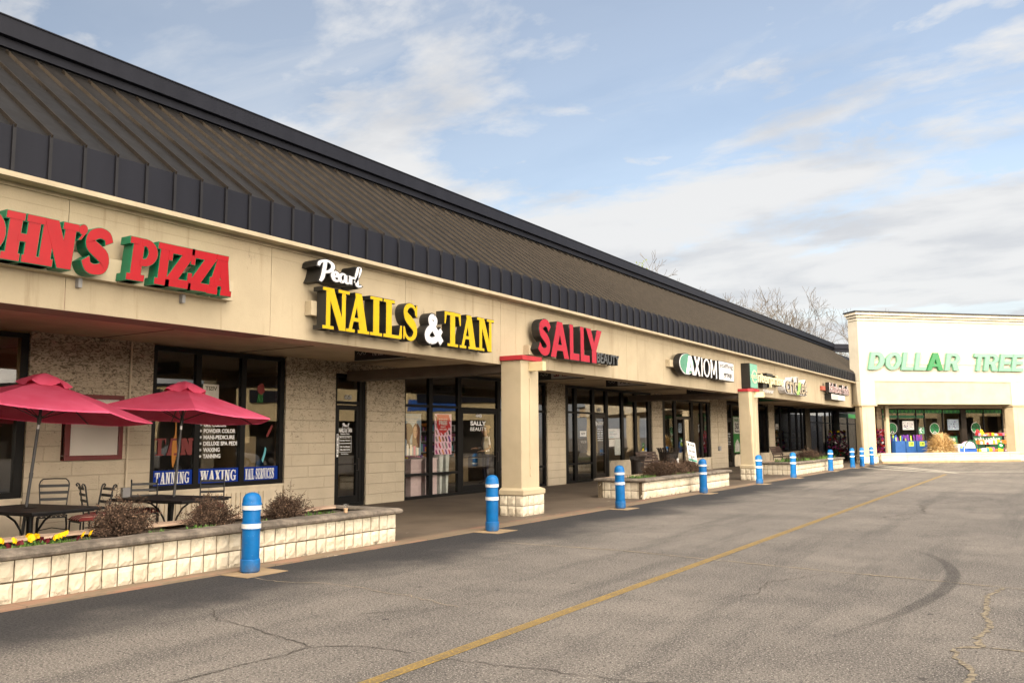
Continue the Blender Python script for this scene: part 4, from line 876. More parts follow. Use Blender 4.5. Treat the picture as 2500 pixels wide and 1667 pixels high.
# car hire
sg = sign('cabinet_letter_sign', 'tall teal cabinet and cream lower case letters, car hire sign', 35.5, 3.5)
b = MB(); b.box((XF+.001, 33.05, 3.52), (-10.0, 34.0, 4.49), 's_black'); b.box((-10.0, 33.08, 3.54), (-9.99, 33.98, 4.47), 's_teal')
letter(b, [ARC(.58, .5, .42, .5, 20, 320, .1, .1, 14)], FR, 33.12, 33.96, 3.72, 4.24, -9.992, -9.986, 's_cream', 's_cream', 0)
b.box((-9.986, 33.12, 4.0), (-9.98, 33.9, 4.035), 's_cream'); b.box((-9.986, 33.12, 3.93), (-9.98, 33.9, 3.96), 's_cream'); part('cabinet', b, sg)
b = MB(); b.box((XF+.001, 34.05, 3.42), (-10.31, 37.2, 4.40), 's_tan'); b.box((-10.31, 34.1, 3.46), (-10.30, 37.15, 4.36), 'fascia'); part('back_panel', b, sg, 'faded patch of old sign backing')
b = MB(); font_mesh(b, 'nterprise', FR, 34.03, 3.655, 3.86, .56, -10.30, -10.06, 's_black', .025); font_mesh(b, 'nterprise', FR, 34.05, 3.665, 3.82, .54, -10.06, -9.99, 's_cream', .018)
b.box((-10.3, 35.1, 3.62), (-10.1, 35.7, 3.80), 's_black'); b.box((-10.3, 35.7, 4.16), (-10.1, 36.6, 4.26), 's_black'); part('lettering', b, sg)
b = MB(); font_mesh(b, 'rent-a-car', FR, 35.75, 3.47, 1.5, .16, -10.298, -10.27, 's_white', .02); part('small_lettering', b, sg)
# phone shop
sg = sign('channel_letter_sign', 'taupe letters with white sides and one lime stroke, phone shop sign', 40.2, 3.5)
b = MB(); font_mesh(b, 'cricket', FR, 38.15, 3.52, 3.95, .82, -10.34, -10.04, 's_white', .07); font_mesh(b, 'cricket', FR, 38.25, 3.55, 3.78, .76, -10.04, -10.01, 's_black', .04); font_mesh(b, 'cricket', FR, 38.28, 3.565, 3.72, .73, -10.01, -9.995, 's_tan', .012); part('lettering', b, sg)
b = MB(); b.prism([(40.05, 3.52), (40.35, 3.52), (40.85, 4.12), (40.55, 4.12)], FR, -9.995, -9.975, 's_lime'); part('stroke', b, sg, 'lime green slanting stroke')
# far shop
sg = sign('channel_letter_sign', 'maroon and white narrow letters above a white box, gift shop sign', 49.2, 3.5)
raceway(sg, 46.17, 51.4, 4.0, 4.21, m='s_brownred')
b = MB(); font_mesh(b, 'Fabulous Finds', FR, 46.75, 3.88, 4.95, .55, -10.199, -10.0, 's_black', .03); font_mesh(b, 'Fabulous Finds', FR, 46.8, 3.90, 4.85, .51, -10.0, -9.985, 's_white', .03); font_mesh(b, 'Fabulous Finds', FR, 46.83, 3.915, 4.79, .48, -9.985, -9.975, 's_maroon', -.008); part('lettering', b, sg)
b = MB(); b.box((XF+.001, 47.1, 3.54), (-10.0, 50.5, 3.85), 's_black'); b.box((-10.0, 47.13, 3.56), (-9.99, 50.47, 3.83), 's_white'); b.box((-9.99, 47.2, 3.59), (-9.985, 48.7, 3.80), 'vinylgrey'); part('box', b, sg)
# corner store sign
sg = thing('channel_letter_sign', 'large slanting pale green letters across the tall corner store', 'sign', DF(1.5, 5.5, 0))
for k, (ch, u0, u1) in enumerate((('D', -3.94, -2.92), ('O', -2.86, -1.78), ('L', -1.73, -.91), ('L', -.83, -.02), ('A', .03, 1.16), ('R', 1.27, 2.30), ('T', 3.21, 4.02), ('R', 4.00, 5.03), ('E', 5.10, 5.98), ('E', 5.99, 6.87))):
    b = MB(); sh = .22 if ch != 'A' else 0.12
    letter(b, glyph(ch, 'sans'), DF, u0-.01, u1-.03, 5.50, 6.56, -.10, .04, 's_kelly' if k == 4 else 's_mint', 's_kelly' if k == 4 else 's_mint', .004, sh); part('letter', b, sg, 'brighter green letter' if k == 4 else None)
b = MB(); b.box((-3.9, 5.86, -.149), (6.8, 6.04, -.101), 'dt_wall', DF); part('raceway', b, sg)

# ------------------------------------------------------------------ signs hung under the canopy
def blade(y, x0, x1, label, words, bg='g_white', fg='g_black', left=True):
    F2 = Fr((0, y, 0), (1, 0, 0), (0, 0, 1), (0, -1, 0))
    t = thing('hanging_sign', label, 'sign', ((x0+x1)/2, y, 3.28), 0, 'signs hung under the canopy')
    b = MB(); b.box((x0, 3.28, -.05), (x1, 3.577, .05), 's_black', F2); b.box((x0+.42 if left else x0+.03, 3.30, .05), (x1-.03, 3.55, .056), bg, F2); part('board', b, t)
    b = MB(); font_mesh(b, words, F2, x0+.50, 3.36, x1-x0-.65, .15, .056, .06, fg, .02)
    if left: b.tube([F2(x0+.08+.03*i, 3.42+.03*sin(i*1.7), .053) for i in range(9)], .006, 'vinylgrey', 4)
    part('lettering', b, t)
blade(13.25, -12.2, -10.9, 'black hanging sign under the nail salon fascia', 'NAILS & TAN', 's_black', 'vinylgrey')
blade(20.9, -12.32, -10.9, 'hanging sign with pale face behind the first column', 'SALLY', 'vinylgrey', 's_maroon')
blade(25.1, -12.27, -10.9, 'hanging sign with pale face in front of the staffing office', 'AXIOM', 'vinylgrey', 's_black')
blade(31.4, -11.95, -10.6, 'all dark hanging sign just before the second column', 'enterprise', 's_black', 's_tealdk')
blade(40.75, -11.95, -10.5, 'dark green hanging sign beyond the second column', 'cricket', 'g_dkgreen', 's_black', False)

# ------------------------------------------------------------------ lettering on the glass
GW = RW                                                     # w measured from the wall plane; panes sit at -0.1
b = MB()
for u0, u1, text in ((10.62, 11.54, 'TANNING'), (11.68, 12.72, 'WAXING'), (12.86, 13.84, 'NAIL SERVICES')):
    b = MB(); b.box((u0-.03, .775, -.095), (u1+.02, 1.085, -.09), 's_banner', GW)
    n = len(text); wd = (u1-u0-.10)/(n if 'W' not in text else n+.3); x = u0+.05
    for ch in text:
        k = wd*(1.45 if ch == 'W' else .62 if ch == 'I' else .5 if ch == ' ' else 1.04)
        if ch != ' ': letter(b, glyph(ch, 'serif'), GW, x+.006, x+k-.004, .815, 1.045, -.09, -.088, 'vinyl', 'vinyl', 0)
        x += k
    part('banner', b, W1, 'blue banner lettered '+text)
b = MB()
for i, s in enumerate(('DIAMOND NAILS', 'GEL COLOR', 'POWDER COLOR', 'MANI-PEDICURE', 'DELUXE SPA PEDI', 'WAXING', 'TANNING')):
    z = 2.085-.131*i; wd = {'DIAMOND NAILS': .80, 'GEL COLOR': .57, 'POWDER COLOR': .82, 'MANI-PEDICURE': .80, 'DELUXE SPA PEDI': .87, 'WAXING': .42, 'TANNING': .44}[s]
    font_mesh(b, s, GW, 11.80, z, wd, .088, -.095, -.091, 'vinyl', .03); u, v = 11.73, z+.045
    for k in range(3): a = pi*k/3; b.tube([GW(u-.025*cos(a), v-.03*sin(a), -.092), GW(u+.025*cos(a), v+.03*sin(a), -.092)], .006, 'vinyl', 4)
part('lettering', b, W1, 'white list of salon services')
b = MB()
for ch, u0, u1 in (('T', 10.62, 10.90), ('A', 10.92, 11.22), ('N', 11.24, 11.54)): letter(b, glyph(ch, 'slab' if ch != 'T' else 'serif'), GW, u0, u1, 1.38, 1.72, -.095, -.09, 'vinylred', 'vinylred', 0)
part('painted_word', b, W1, 'faded red painted word'); b = MB()
letter(b, [PATH([(.5, 1, .1), (.55, .6, .16), (.45, .35, .5), (.45, .1, .5), (.5, 0, .3)])], GW, 11.0, 11.22, 1.22, 2.2, -.089, -.086, 'vinylorange', 'vinylorange', 0); part('painted_shape', b, W1, 'orange painted shape'); b = MB()
letter(b, [PATH([(.2, 0, .2), (.5, .5, .25), (.8, 1, .15)])], GW, 13.45, 13.7, 1.75, 2.0, -.095, -.091, 'vinylred', 'vinylred', 0); part('painted_stroke', b, W1, 'red painted stroke'); b = MB()
b.blob(GW(13.3, 2.8, -.09), (.006, .1, .13), 'vinylred', 3)
for k in range(4): b.tube([GW(13.3+.03*k-.05, 2.7, -.09), GW(13.3+.05*k-.1, 2.5, -.09)], .008, 'g_green', 4)
part('painted_flower', b, W1, 'red painted flower'); b = MB()
letter(b, [PATH([(.2, 0, .3), (.6, .5, .35), (.8, 1, .3)])], GW, 13.35, 13.5, 1.2, 1.5, -.095, -.091, 'g_teal', 'g_teal', 0)
part('painted_stroke', b, W1, 'teal painted stroke')
b = MB(); b.box((11.8, 2.55, -.16), (12.2, 2.85, -.15), 'g_white', GW); font_mesh(b, 'VISIT', Fr(GW(12.15, 0, 0), (0, -1, 0), (0, 0, 1), (1, 0, 0)), 0, 2.72, .3, .09, -.149, -.146, 'g_black', .02); part('card', b, W1, 'white card lettered in mirror writing')
b = MB(); font_mesh(b, 'NAILS & TAN', GW, 15.80, 1.84, .47, .11, -.095, -.091, 'vinyl', .03)
letter(b, PEARL, GW, 15.92, 16.16, 1.93, 2.07, -.095, -.092, 'vinyl', 'vinyl', 0)
font_mesh(b, 'Business Hours', GW, 15.87, 1.785, .32, .045, -.095, -.091, 'vinyl', .02)
for z0, z1, y0, y1 in ((1.745, 1.755, 15.82, 16.25), (1.35, 1.36, 15.82, 16.25)): b.box((y0, z0, -.095), (y1, z1, -.091), 'vinyl', GW)
b.box((15.815, 1.35, -.095), (15.825, 1.755, -.091), 'vinyl', GW); b.box((16.245, 1.35, -.095), (16.255, 1.755, -.091), 'vinyl', GW); b.box((15.83, 1.56, -.095), (16.24, 1.575, -.091), 'vinyl', GW)
for i, s in enumerate(('Mon-Sat open 7-9pm', 'Sunday Closed', '', 'Gift Certificates', '706-423-9344')):
    if s: font_mesh(b, s, GW, 15.85, 1.69-.075*i, .36, .045, -.095, -.091, 'vinyl', .02)
font_mesh(b, 'No Soliciting', GW, 15.9, 1.28, .25, .045, -.095, -.091, 'vinyl', .02)
b.box((15.70, 1.24, -.062), (15.76, 1.80, -.058), 'vinyl', GW)
for i, ch in enumerate('PULL'): font_mesh(b, ch, GW, 15.712, 1.69-.13*i, .036, .09, -.058, -.055, 's_black', .03)
part('lettering', b, D1)
b = MB(); font_mesh(b, '450', GW, 15.98, 2.66, .26, .12, -.095, -.091, 'vinylgrey', .02); part('lettering', b, T1)
b = MB(); font_mesh(b, 'SALLY', GW, 21.47, 2.05, .84, .14, -.095, -.091, 'vinyl', .04); font_mesh(b, 'BEAUTY', GW, 21.47, 1.89, .86, .115, -.095, -.091, 'vinyl', 0); font_mesh(b, '440', GW, 21.75, 2.30, .32, .11, -.095, -.091, 'vinyl', .03); part('lettering', b, DS)
b = MB(); font_mesh(b, 'AXIOM', GW, 29.98, 2.12, .52, .15, -.095, -.091, 'vinyl', .02); b.prism([(29.86+.09*cos(2*pi*i/14), 2.19+.1*sin(2*pi*i/14)) for i in range(14)], GW, -.095, -.091, 'vinyl')
for i in range(6): font_mesh(b, ('staffing group', 'Monday - Friday', '8:00 - 5:00', 'apply today', 'walk ins welcome', 'office')[i], GW, 30.0, 1.95-.085*i, .45, .055, -.095, -.091, 'vinyl', .01)
part('lettering', b, DA)
b = MB(); font_mesh(b, '430', GW, 30.0, 2.64, .3, .16, -.095, -.091, 'vinylgrey', .02); part('lettering', b, WA)
for u0, u1, v0, v1, m in ((31.0, 32.05, 1.62, 2.0, 'g_white'), (31.05, 31.6, 1.30, 1.58, 'g_white'), (31.55, 32.08, .95, 1.60, 'paleblue'), (28.6, 29.1, 1.70, 1.90, 'g_white'), (28.5, 29.2, 1.1, 2.45, 'in_dark')): b = MB(); b.box((u0, v0, -.14 if m == 'in_dark' else -.12), (u1, v1, -.135 if m == 'in_dark' else -.115), m, GW); part('notice', b, WA)
b = MB(); font_mesh(b, 'WALK INS', GW, 28.65, 1.45, .45, .1, -.12, -.116, 'vinylgrey', .02); font_mesh(b, 'NOW', GW, 28.7, 1.76, .32, .09, -.114, -.111, 's_black', .02)
for i in range(5): b.box((31.06, 1.66+.06*i, -.1145), (31.06+.4+.5*((i*7) % 3)/3, 1.68+.06*i, -.112), ('g_teal', 'vinylgrey', 'grey')[i % 3], GW)
part('print', b, WA)
b = MB(); b.box((46.55, .75, -.12), (47.85, 2.75, -.115), 'g_green', GW); b.box((46.6, 1.8, -.1145), (47.8, 2.7, -.112), 'g_white', GW); font_mesh(b, '5G', GW, 46.85, 2.05, .6, .32, -.1115, -.108, 's_black', .03); font_mesh(b, 'Phones', GW, 46.8, 1.86, .8, .13, -.1115, -.108, 's_black', .02); font_mesh(b, 'FREE', GW, 46.8, 2.45, .7, .16, -.1115, -.108, 'g_green', .02)
b.prism([(46.7, .8), (47.5, .8), (47.6, 1.2), (47.2, 1.5), (46.8, 1.25)], GW, -.1145, -.11, 'g_white'); part('poster', b, W7, 'green and white phone poster')
b = MB(); 
for i in range(5): font_mesh(b, ('cricket', 'store hours', '10 - 7', 'closed', 'sunday')[i], GW, 45.45, 1.75-.14*i, .5, .08, -.095, -.091, 'vinylgrey', .01)
part('lettering', b, D7)
for u, v, w_ in ((54.9, 2.05, W8), (64.8, 2.0, W9), (66.8, 1.95, W9)): b = MB(); b.box((u, v, -.12), (u+.7, v+.36, -.115), 'g_white', GW); b.box((u+.1, v+.12, -.114), (u+.6, v+.16, -.112), 'grey', GW); part('notice', b, w_)
# ------------------------------------------------------------------ bollards
def make_bollard():
    t = thing('bollard', 'x', 'bollard', (0, 0, 0), 0, 'blue bollards along the walkway edge')
    b = MB(); b.lathe([(.108, .0), (.108, .02), (.112, .03), (.112, .845), (.125, .85), (.125, .875), (.118, .885), (.117, .91), (.112, .94), (.100, .968), (.080, .990), (.050, 1.006), (.02, 1.012), (0, 1.013)], 'blue', 32); part('body', b, t, local=True)
    b = MB(); b.lathe([(.112, .02), (.124, .025), (.124, .165), (.119, .172), (.112, .173)], 'blue', 32); part('base_sleeve', b, t, local=True)
    for z in (.60, .835):
        b = MB(); b.lathe([(.112, z-.052), (.122, z-.05), (.123, z-.04)], 'blue', 32); b.lathe([(.123, z-.04), (.1235, z+.02)], 'band', 32); b.lathe([(.123, z+.02), (.122, z+.03), (.112, z+.032)], 'blue', 32); part('band', b, t, local=True)
    return t
BL = [(-8.87, 7.71, 'nearest blue bollard, in front of the planter with dead shrubs'), (-8.84, 13.26, 'blue bollard just left of the first cream column'), (-8.89, 18.81, 'blue bollard at the near end of the middle planter'),
      (-9.03, 24.84, 'blue bollard at the far end of the middle planter'), (-9.02, 30.47, 'blue bollard just right of the second cream column'), (-9.06, 35.22, 'blue bollard at the near corner of the last planter'),
      (-9.18, 42.38, 'blue bollard in front of the last planter and flower display'), (-9.08, 46.97, 'blue bollard alone in the gap after the last planter'), (-8.98, 48.93, 'blue bollard before the shaded edge of the tall store pillar'), (-9.0, 51.9, 'farthest blue bollard, against the lit store pillar')]
b0 = make_bollard()
for i, (x, y, l) in enumerate(BL):
    if i == 0: b0.location = (x, y, 0); b0['label'] = l
    else: dup(b0, (x, y, 0), None, l).rotation_euler = (.012*sin(i*2.3), .012*cos(i*3.7), (i*1.37) % 6)
b0.rotation_euler = (0, .006, .4)
b = MB()
for i, (x, y, l) in enumerate(BL): b.box((x-.36, y-.33, -.05), (x+.33, y+.34, .0065+.0), 'pad')
structure('bollard_pad', b)

# ------------------------------------------------------------------ planters
def planter(name, label, x1, x0, ya, yb, seed, cut=None, bw=.2):
    """front face at x1, back at x0; cut: chamfer at the near front corner"""
    rr = random.Random(seed); t = thing(name, label, 'planter', ((x0+x1)/2, (ya+yb)/2, 0), 0, 'raised planters along the walkway')
    c = cut or 0.0
    poly = [(x0, ya), (x1-c, ya), (x1, ya+c), (x1, yb), (x0, yb)] if c else [(x0, ya), (x1, ya), (x1, yb), (x0, yb)]
    n = len(poly); b = MB(); ins = .02
    for i in range(n):
        p, q = Vector((*poly[i], 0)), Vector((*poly[(i+1) % n], 0)); U = (q-p); Ln = U.length; U.normalize(); W = Vector((U.y, -U.x, 0))
        fr = Fr(p, U, (0, 0, 1), W); k = max(1, round(Ln/bw)); w = Ln/k
        end = abs(U.x) > .5; b.box((0.17 if end else 0.0, -.05, -.16), (Ln-(.17 if end else 0), .462, -.020), 'mortar', fr)
        if i == n-1: continue
        for row in range(2):
            z = .01+row*.228
            for j in range(k): rough_block(b, Fr(fr(0, 0, -.012), fr.U, fr.V, fr.W), j*w+rr.uniform(.004, .010)-(.012 if j == 0 and not end else 0), (j+1)*w-rr.uniform(.004, .010)+(.012 if j == k-1 and not end else 0), z+rr.uniform(.0, .005), z+.214+rr.uniform(-.004, .002), rr, depth=.011 if end else .027)
    part('wall', b, t)
    # coping: half-round front edge running round the rim
    def ring(off, z): 
        out = []
        for i in range(n):
            a, p, q = Vector(poly[i-1]), Vector(poly[i]), Vector(poly[(i+1) % n]); d1 = (p-a).normalized(); d2 = (q-p).normalized(); n1 = Vector((d1.y, -d1.x)); n2 = Vector((d2.y, -d2.x))
            m = (n1+n2); m = m/max(m.length_squared, 1e-6)*2; out.append(Vector((p.x+m.x*off, p.y+m.y*off, z)))
        return out
    prof = [(-.30, .53), (-.28, .553), (-.05, .558), (.03, .553), (.07, .535), (.085, .508), (.075, .478), (.03, .466), (-.1, .464)]
    for mat, sel in (('coping', [i for i in range(n) if i not in (n-1,)]), ('copingpink', [n-1])):
        b = MB()
        for i in sel:
            rings = [ring(o, z) for o, z in prof]; j = (i+1) % n; A = [r[i] for r in rings]; Bq = [r[j] for r in rings]; L_ = (Bq[0]-A[0]).length; segs = max(2, int(L_/.16)); vs = []
            for s_ in range(segs+1):
                for k_, (p, q) in enumerate(zip(A, Bq)):
                    v = p.lerp(q, s_/segs); e = 0 if s_ in (0, segs) else rr.uniform(-.005, .005); v = v+Vector((e*.6, e*.6, e)); vs.append(v)
            m = len(prof); b.add(vs, [(s_*m+k_, s_*m+k_+1, (s_+1)*m+k_+1, (s_+1)*m+k_) for s_ in range(segs) for k_ in range(m-1)], mat, True)
        part('coping', b, t, 'grey stained front coping' if mat == 'coping' else 'pinkish back coping')
    b = MB(); nx, ny = 8, max(6, int((yb-ya)/.15)); vs = [(x0+.2+(x1-x0-.4)*i/nx, ya+.2+(yb-ya-.4)*j/ny, .475+rr.uniform(-.015, .03)) for i in range(nx+1) for j in range(ny+1)]
    b.add(vs, [(i*(ny+1)+j, (i+1)*(ny+1)+j, (i+1)*(ny+1)+j+1, i*(ny+1)+j+1) for i in range(nx) for j in range(ny)], 'soil', True); part('soil', b, t)
    return t
planter('block_planter', 'nearest cream block planter with dead shrubs and yellow pansies', -9.30, -10.65, 2.2, 11.10, 1)
planter('block_planter', 'middle cream block planter in front of benches and bins', -9.50, -10.90, 21.60, 28.65, 2, .0)
planter('block_planter', 'far cream block planter beyond the second column', -9.45, -11.15, 37.4, 46.5, 3, .0)
b = MB(); rr = random.Random(44)
for i in range(14):
    a = -3.35+i*.68
    for row in range(2): rough_block(b, Fr(DF(0, 0, -.012), DF.U, DF.V, DF.W), a+.006, a+.674, .12+row*.2, .312+row*.2, rr, 'dt_wall', .012, 3)
b.box((-3.36, 0, -.3), (6.2, .51, -.02), 'dt_wall', DF); b.box((-3.4, .511, -.34), (6.2, .60, .03), 'dt_wall', DF); b.box((-3.36, .0, -.01), (6.2, .11, .06), 'pad', DF); b.box((-3.36, .3, -1.5), (6.0, .52, -.31), 'soil', DF)
pl = solo('long_planter', b, 'long low whitewashed planter wall before the tall corner store', 'planter', loc=DF(1.4, 0, 0))

# ------------------------------------------------------------------ shrubs
def make_shrub(seed, r=.42, h=.38, n=300):
    rr = random.Random(seed); t = thing('dead_shrub', 'x', 'shrub', (0, 0, 0), 0, 'dry brown shrubs in the planters')
    b = MB(); s = MB()
    for i in range(n):
        a = rr.uniform(0, 2*pi); el = rr.uniform(.12, 1.5); R = rr.uniform(.70, 1.04)*(1+.20*sin(3*a+seed)+.13*sin(7*a+1.3*seed+3*el))*(1 if rr.random() > .10 else 1.25)
        e = Vector((cos(a)*cos(el)*r*R, sin(a)*cos(el)*r*R, sin(el)*h*R+.03)); st = Vector((cos(a)*.06*rr.random(), sin(a)*.06*rr.random(), 0))
        m = st.lerp(e, .55)+Vector((rr.uniform(-.04, .04), rr.uniform(-.04, .04), rr.uniform(.0, .05)))
        b.tube([st, m, e], [.0045, .0034, .002], 'twig', 3, cap=False, smooth=False)
        for k in range(5):
            f = rr.uniform(.5, 1); q = m.lerp(e, max(0, (f-.5)*2)) if f > .5 else st.lerp(m, f*2); d = Vector((rr.uniform(-1, 1), rr.uniform(-1, 1), rr.uniform(-.3, 1)))*.055
            b.tube([q, q+d], [.0025, .0015], 'twig', 3, cap=False, smooth=False)
            for j in range(3):
                c = q+d+Vector((rr.uniform(-1, 1), rr.uniform(-1, 1), rr.uniform(-1, 1)))*.018; u = Vector((rr.uniform(-1, 1), rr.uniform(-1, 1), rr.uniform(-1, 1))).normalized()*.011; v = u.orthogonal().normalized()*.009
                s.quad([c-u, c+v, c+u, c-v], 'seedlight' if rr.random() < .16 else 'seed')
    part('twigs', b, t, local=True); part('seed_heads', s, t, local=True); return t
s1 = make_shrub(5); s1.location = (-10.0, 6.62, .46); s1['label'] = 'dead brown shrub beside the yellow pansies'
s1.scale = (1.05, 1.05, 1.05)
s2 = make_shrub(12, .43, .37, 290); s2.location = (-9.95, 7.92, .46); s2['label'] = 'dead brown shrub left of the nearest bollard'; s2.scale = (.93, .93, .98); dup(s1, (-9.95, 9.28, .46), 4.0, 'dead brown shrub right of the nearest bollard', scale=(.92, .92, .90))
for (x, y, s, l) in ((-10.25, 24.3, 1.45, 'brown shrub nearest the trash bin in the middle planter'), (-10.15, 25.35, 1.35, 'brown shrub in the centre of the middle planter'), (-10.15, 26.7, 1.35, 'brown shrub below the leaning yard sign')): dup(s1, (x, y, .44), y, l, scale=(s, s, s*.80))
for (x, y, s, l) in ((-10.3, 40.2, 1.0, 'small brown shrub by the bench in the far planter'), (-10.3, 41.6, 1.25, 'middle brown shrub of the far planter'), (-10.4, 43.6, 1.5, 'largest brown shrub of the far planter')): dup(s1, (x, y, .44), y, l, scale=(s, s*1.1, s*.8))
def greens(b, cx, cy, r, n, h, rr, z=.48, ms=('leaf', 'leafdk'), thin=.35):
    for i in range(n):
        a, d = rr.uniform(0, 2*pi), r*sqrt(rr.random()); x, y = cx+d*cos(a), cy+d*sin(a); L_ = h*rr.uniform(.5, 1.2); ux, uy = rr.uniform(-1, 1), rr.uniform(-1, 1); w = L_*thin
        p = Vector((x, y, z)); q = p+Vector((ux*L_*.6, uy*L_*.6, L_)); sd_ = Vector((-uy, ux, 0)).normalized()*w/2; m = p.lerp(q, .5)
        b.quad([p, m+sd_, q, m-sd_], rr.choice(ms))
rr = random.Random(3); b = MB()
for x, y, r, n in ((-9.62, 7.55, .2, 70), (-9.72, 8.55, .14, 40), (-9.7, 6.95, .12, 30), (-9.8, 9.9, .25, 50)): greens(b, x, y, r, n, .09, rr)
solo('green_weeds', b, 'low green weeds along the front of the nearest planter', 'weeds', kind='stuff', loc=(-9.7, 8.2, .47))
b = MB()
for x, y, r, n in ((-10.15, 22.9, .42, 160), (-9.8, 24.9, .3, 60), (-9.8, 25.6, .25, 50)): greens(b, x, y, r, n, .12, rr, thin=.2)
solo('green_weeds', b, 'low green grass at the near end of the middle planter', 'weeds', kind='stuff', loc=(-10, 23, .47))
b = MB()
for x, y, r, n in ((-10.2, 38.4, .5, 120), (-10, 40.4, .6, 90), (-9.9, 43.2, .6, 80), (-9.9, 44.9, .4, 110)): greens(b, x, y, r, n, .2, rr, thin=.2)
solo('green_weeds', b, 'green tufts along the far planter', 'weeds', kind='stuff', loc=(-10, 42, .47))

# pansies
def make_pansy(seed):
    rr = random.Random(seed); t = thing('pansy', 'x', 'flower', (0, 0, 0), 0, 'pansies in the nearest planter')
    b = MB(); greens(b, 0, 0, .12, 60, .075, rr, 0, thin=.5); part('leaves', b, t, local=True)
    for k, m in enumerate(('pyel', 'pyel', 'pmar')):
        b = MB(); a = 2.1*k+rr.random(); c = Vector((.07*cos(a), .07*sin(a), .105+.03*rr.random()-(.03 if m == 'pmar' else 0)))
        f = Vector((.75, -.5, .35)).normalized(); u = f.orthogonal().normalized(); v = f.cross(u)
        for i in range(5):
            g = 2*pi*i/5+.3; d = u*cos(g)+v*sin(g); e = u*cos(g+pi/2)+v*sin(g+pi/2); R = .030
            b.add([c+f*.003*i, c+d*R*.6+e*R*.75+f*.004*i, c+d*R*1.35+e*R*.35+f*(.002*i-.006), c+d*R*1.35-e*R*.35+f*(.002*i-.006), c+d*R*.6-e*R*.75+f*.004*i], [(0, 1, 2, 3, 4)], m)
        b.tube([c-f*.01, (c.x*.4, c.y*.4, 0)], .003, 'leafdk', 4); part('bloom', b, t, 'yellow bloom' if m == 'pyel' else 'dark maroon bloom', local=True)
    return t
pn = make_pansy(2)
for i, (x, y) in enumerate(((-9.92, 5.02), (-9.75, 5.12), (-9.80, 5.36), (-9.98, 5.55), (-9.72, 5.62), (-9.9, 5.80), (-9.68, 5.95), (-9.72, 4.85))):
    if i == 0: pn.location = (x, y, .48)
    else: dup(pn, (x, y, .48), i*1.1 if i % 2 else -.2*i)
for o in [o for o in COL.objects if o.get('category') == 'flower']: o['label'] = 'yellow and maroon pansy beside the leftmost dead shrub'

# ------------------------------------------------------------------ cafe tables, parasols, chairs
def make_table(label, x, y, rz, sx, sy):
    t = thing('cafe_table', label, 'table', (x, y, .02), rz, 'black cafe tables'); h = .71
    b = MB(); b.box((-sx/2, -sy/2, h-.028), (sx/2, sy/2, h), 'tabletop'); b.box((-sx/2+.03, -sy/2+.03, h-.055), (sx/2-.03, sy/2-.03, h-.0285), 'chair'); b.lathe([(.09, 0), (.09, .008), (.03, .012)], 'chair', 16, (0, 0, h)); part('tabletop', b, t, local=True, bevel=.004)
    b = MB(); b.tube([(0, 0, 0), (0, 0, h-.05)], .045, 'chair', 12); part('pedestal', b, t, local=True)
    for k in range(4):
        a = pi/4+k*pi/2; c, s = cos(a), sin(a); b = MB()
        b.tube([(c*r_, s*r_, z) for r_, z in ((.42, h-.05), (.30, h-.09), (.19, h-.18), (.11, h-.32), (.06, h-.46), (.055, .28), (.10, .14), (.22, .05), (.40, .012))], .017, 'chair', 6); part('leg', b, t, local=True)
    return t
make_table('black rectangular cafe table at the left edge, nearest the pansies', -12.62, 6.92, RAD(8), 1.62, 1.16)
make_table('black rectangular cafe table in front of the nail salon window', -12.66, 9.28, RAD(8), 1.62, 1.10)
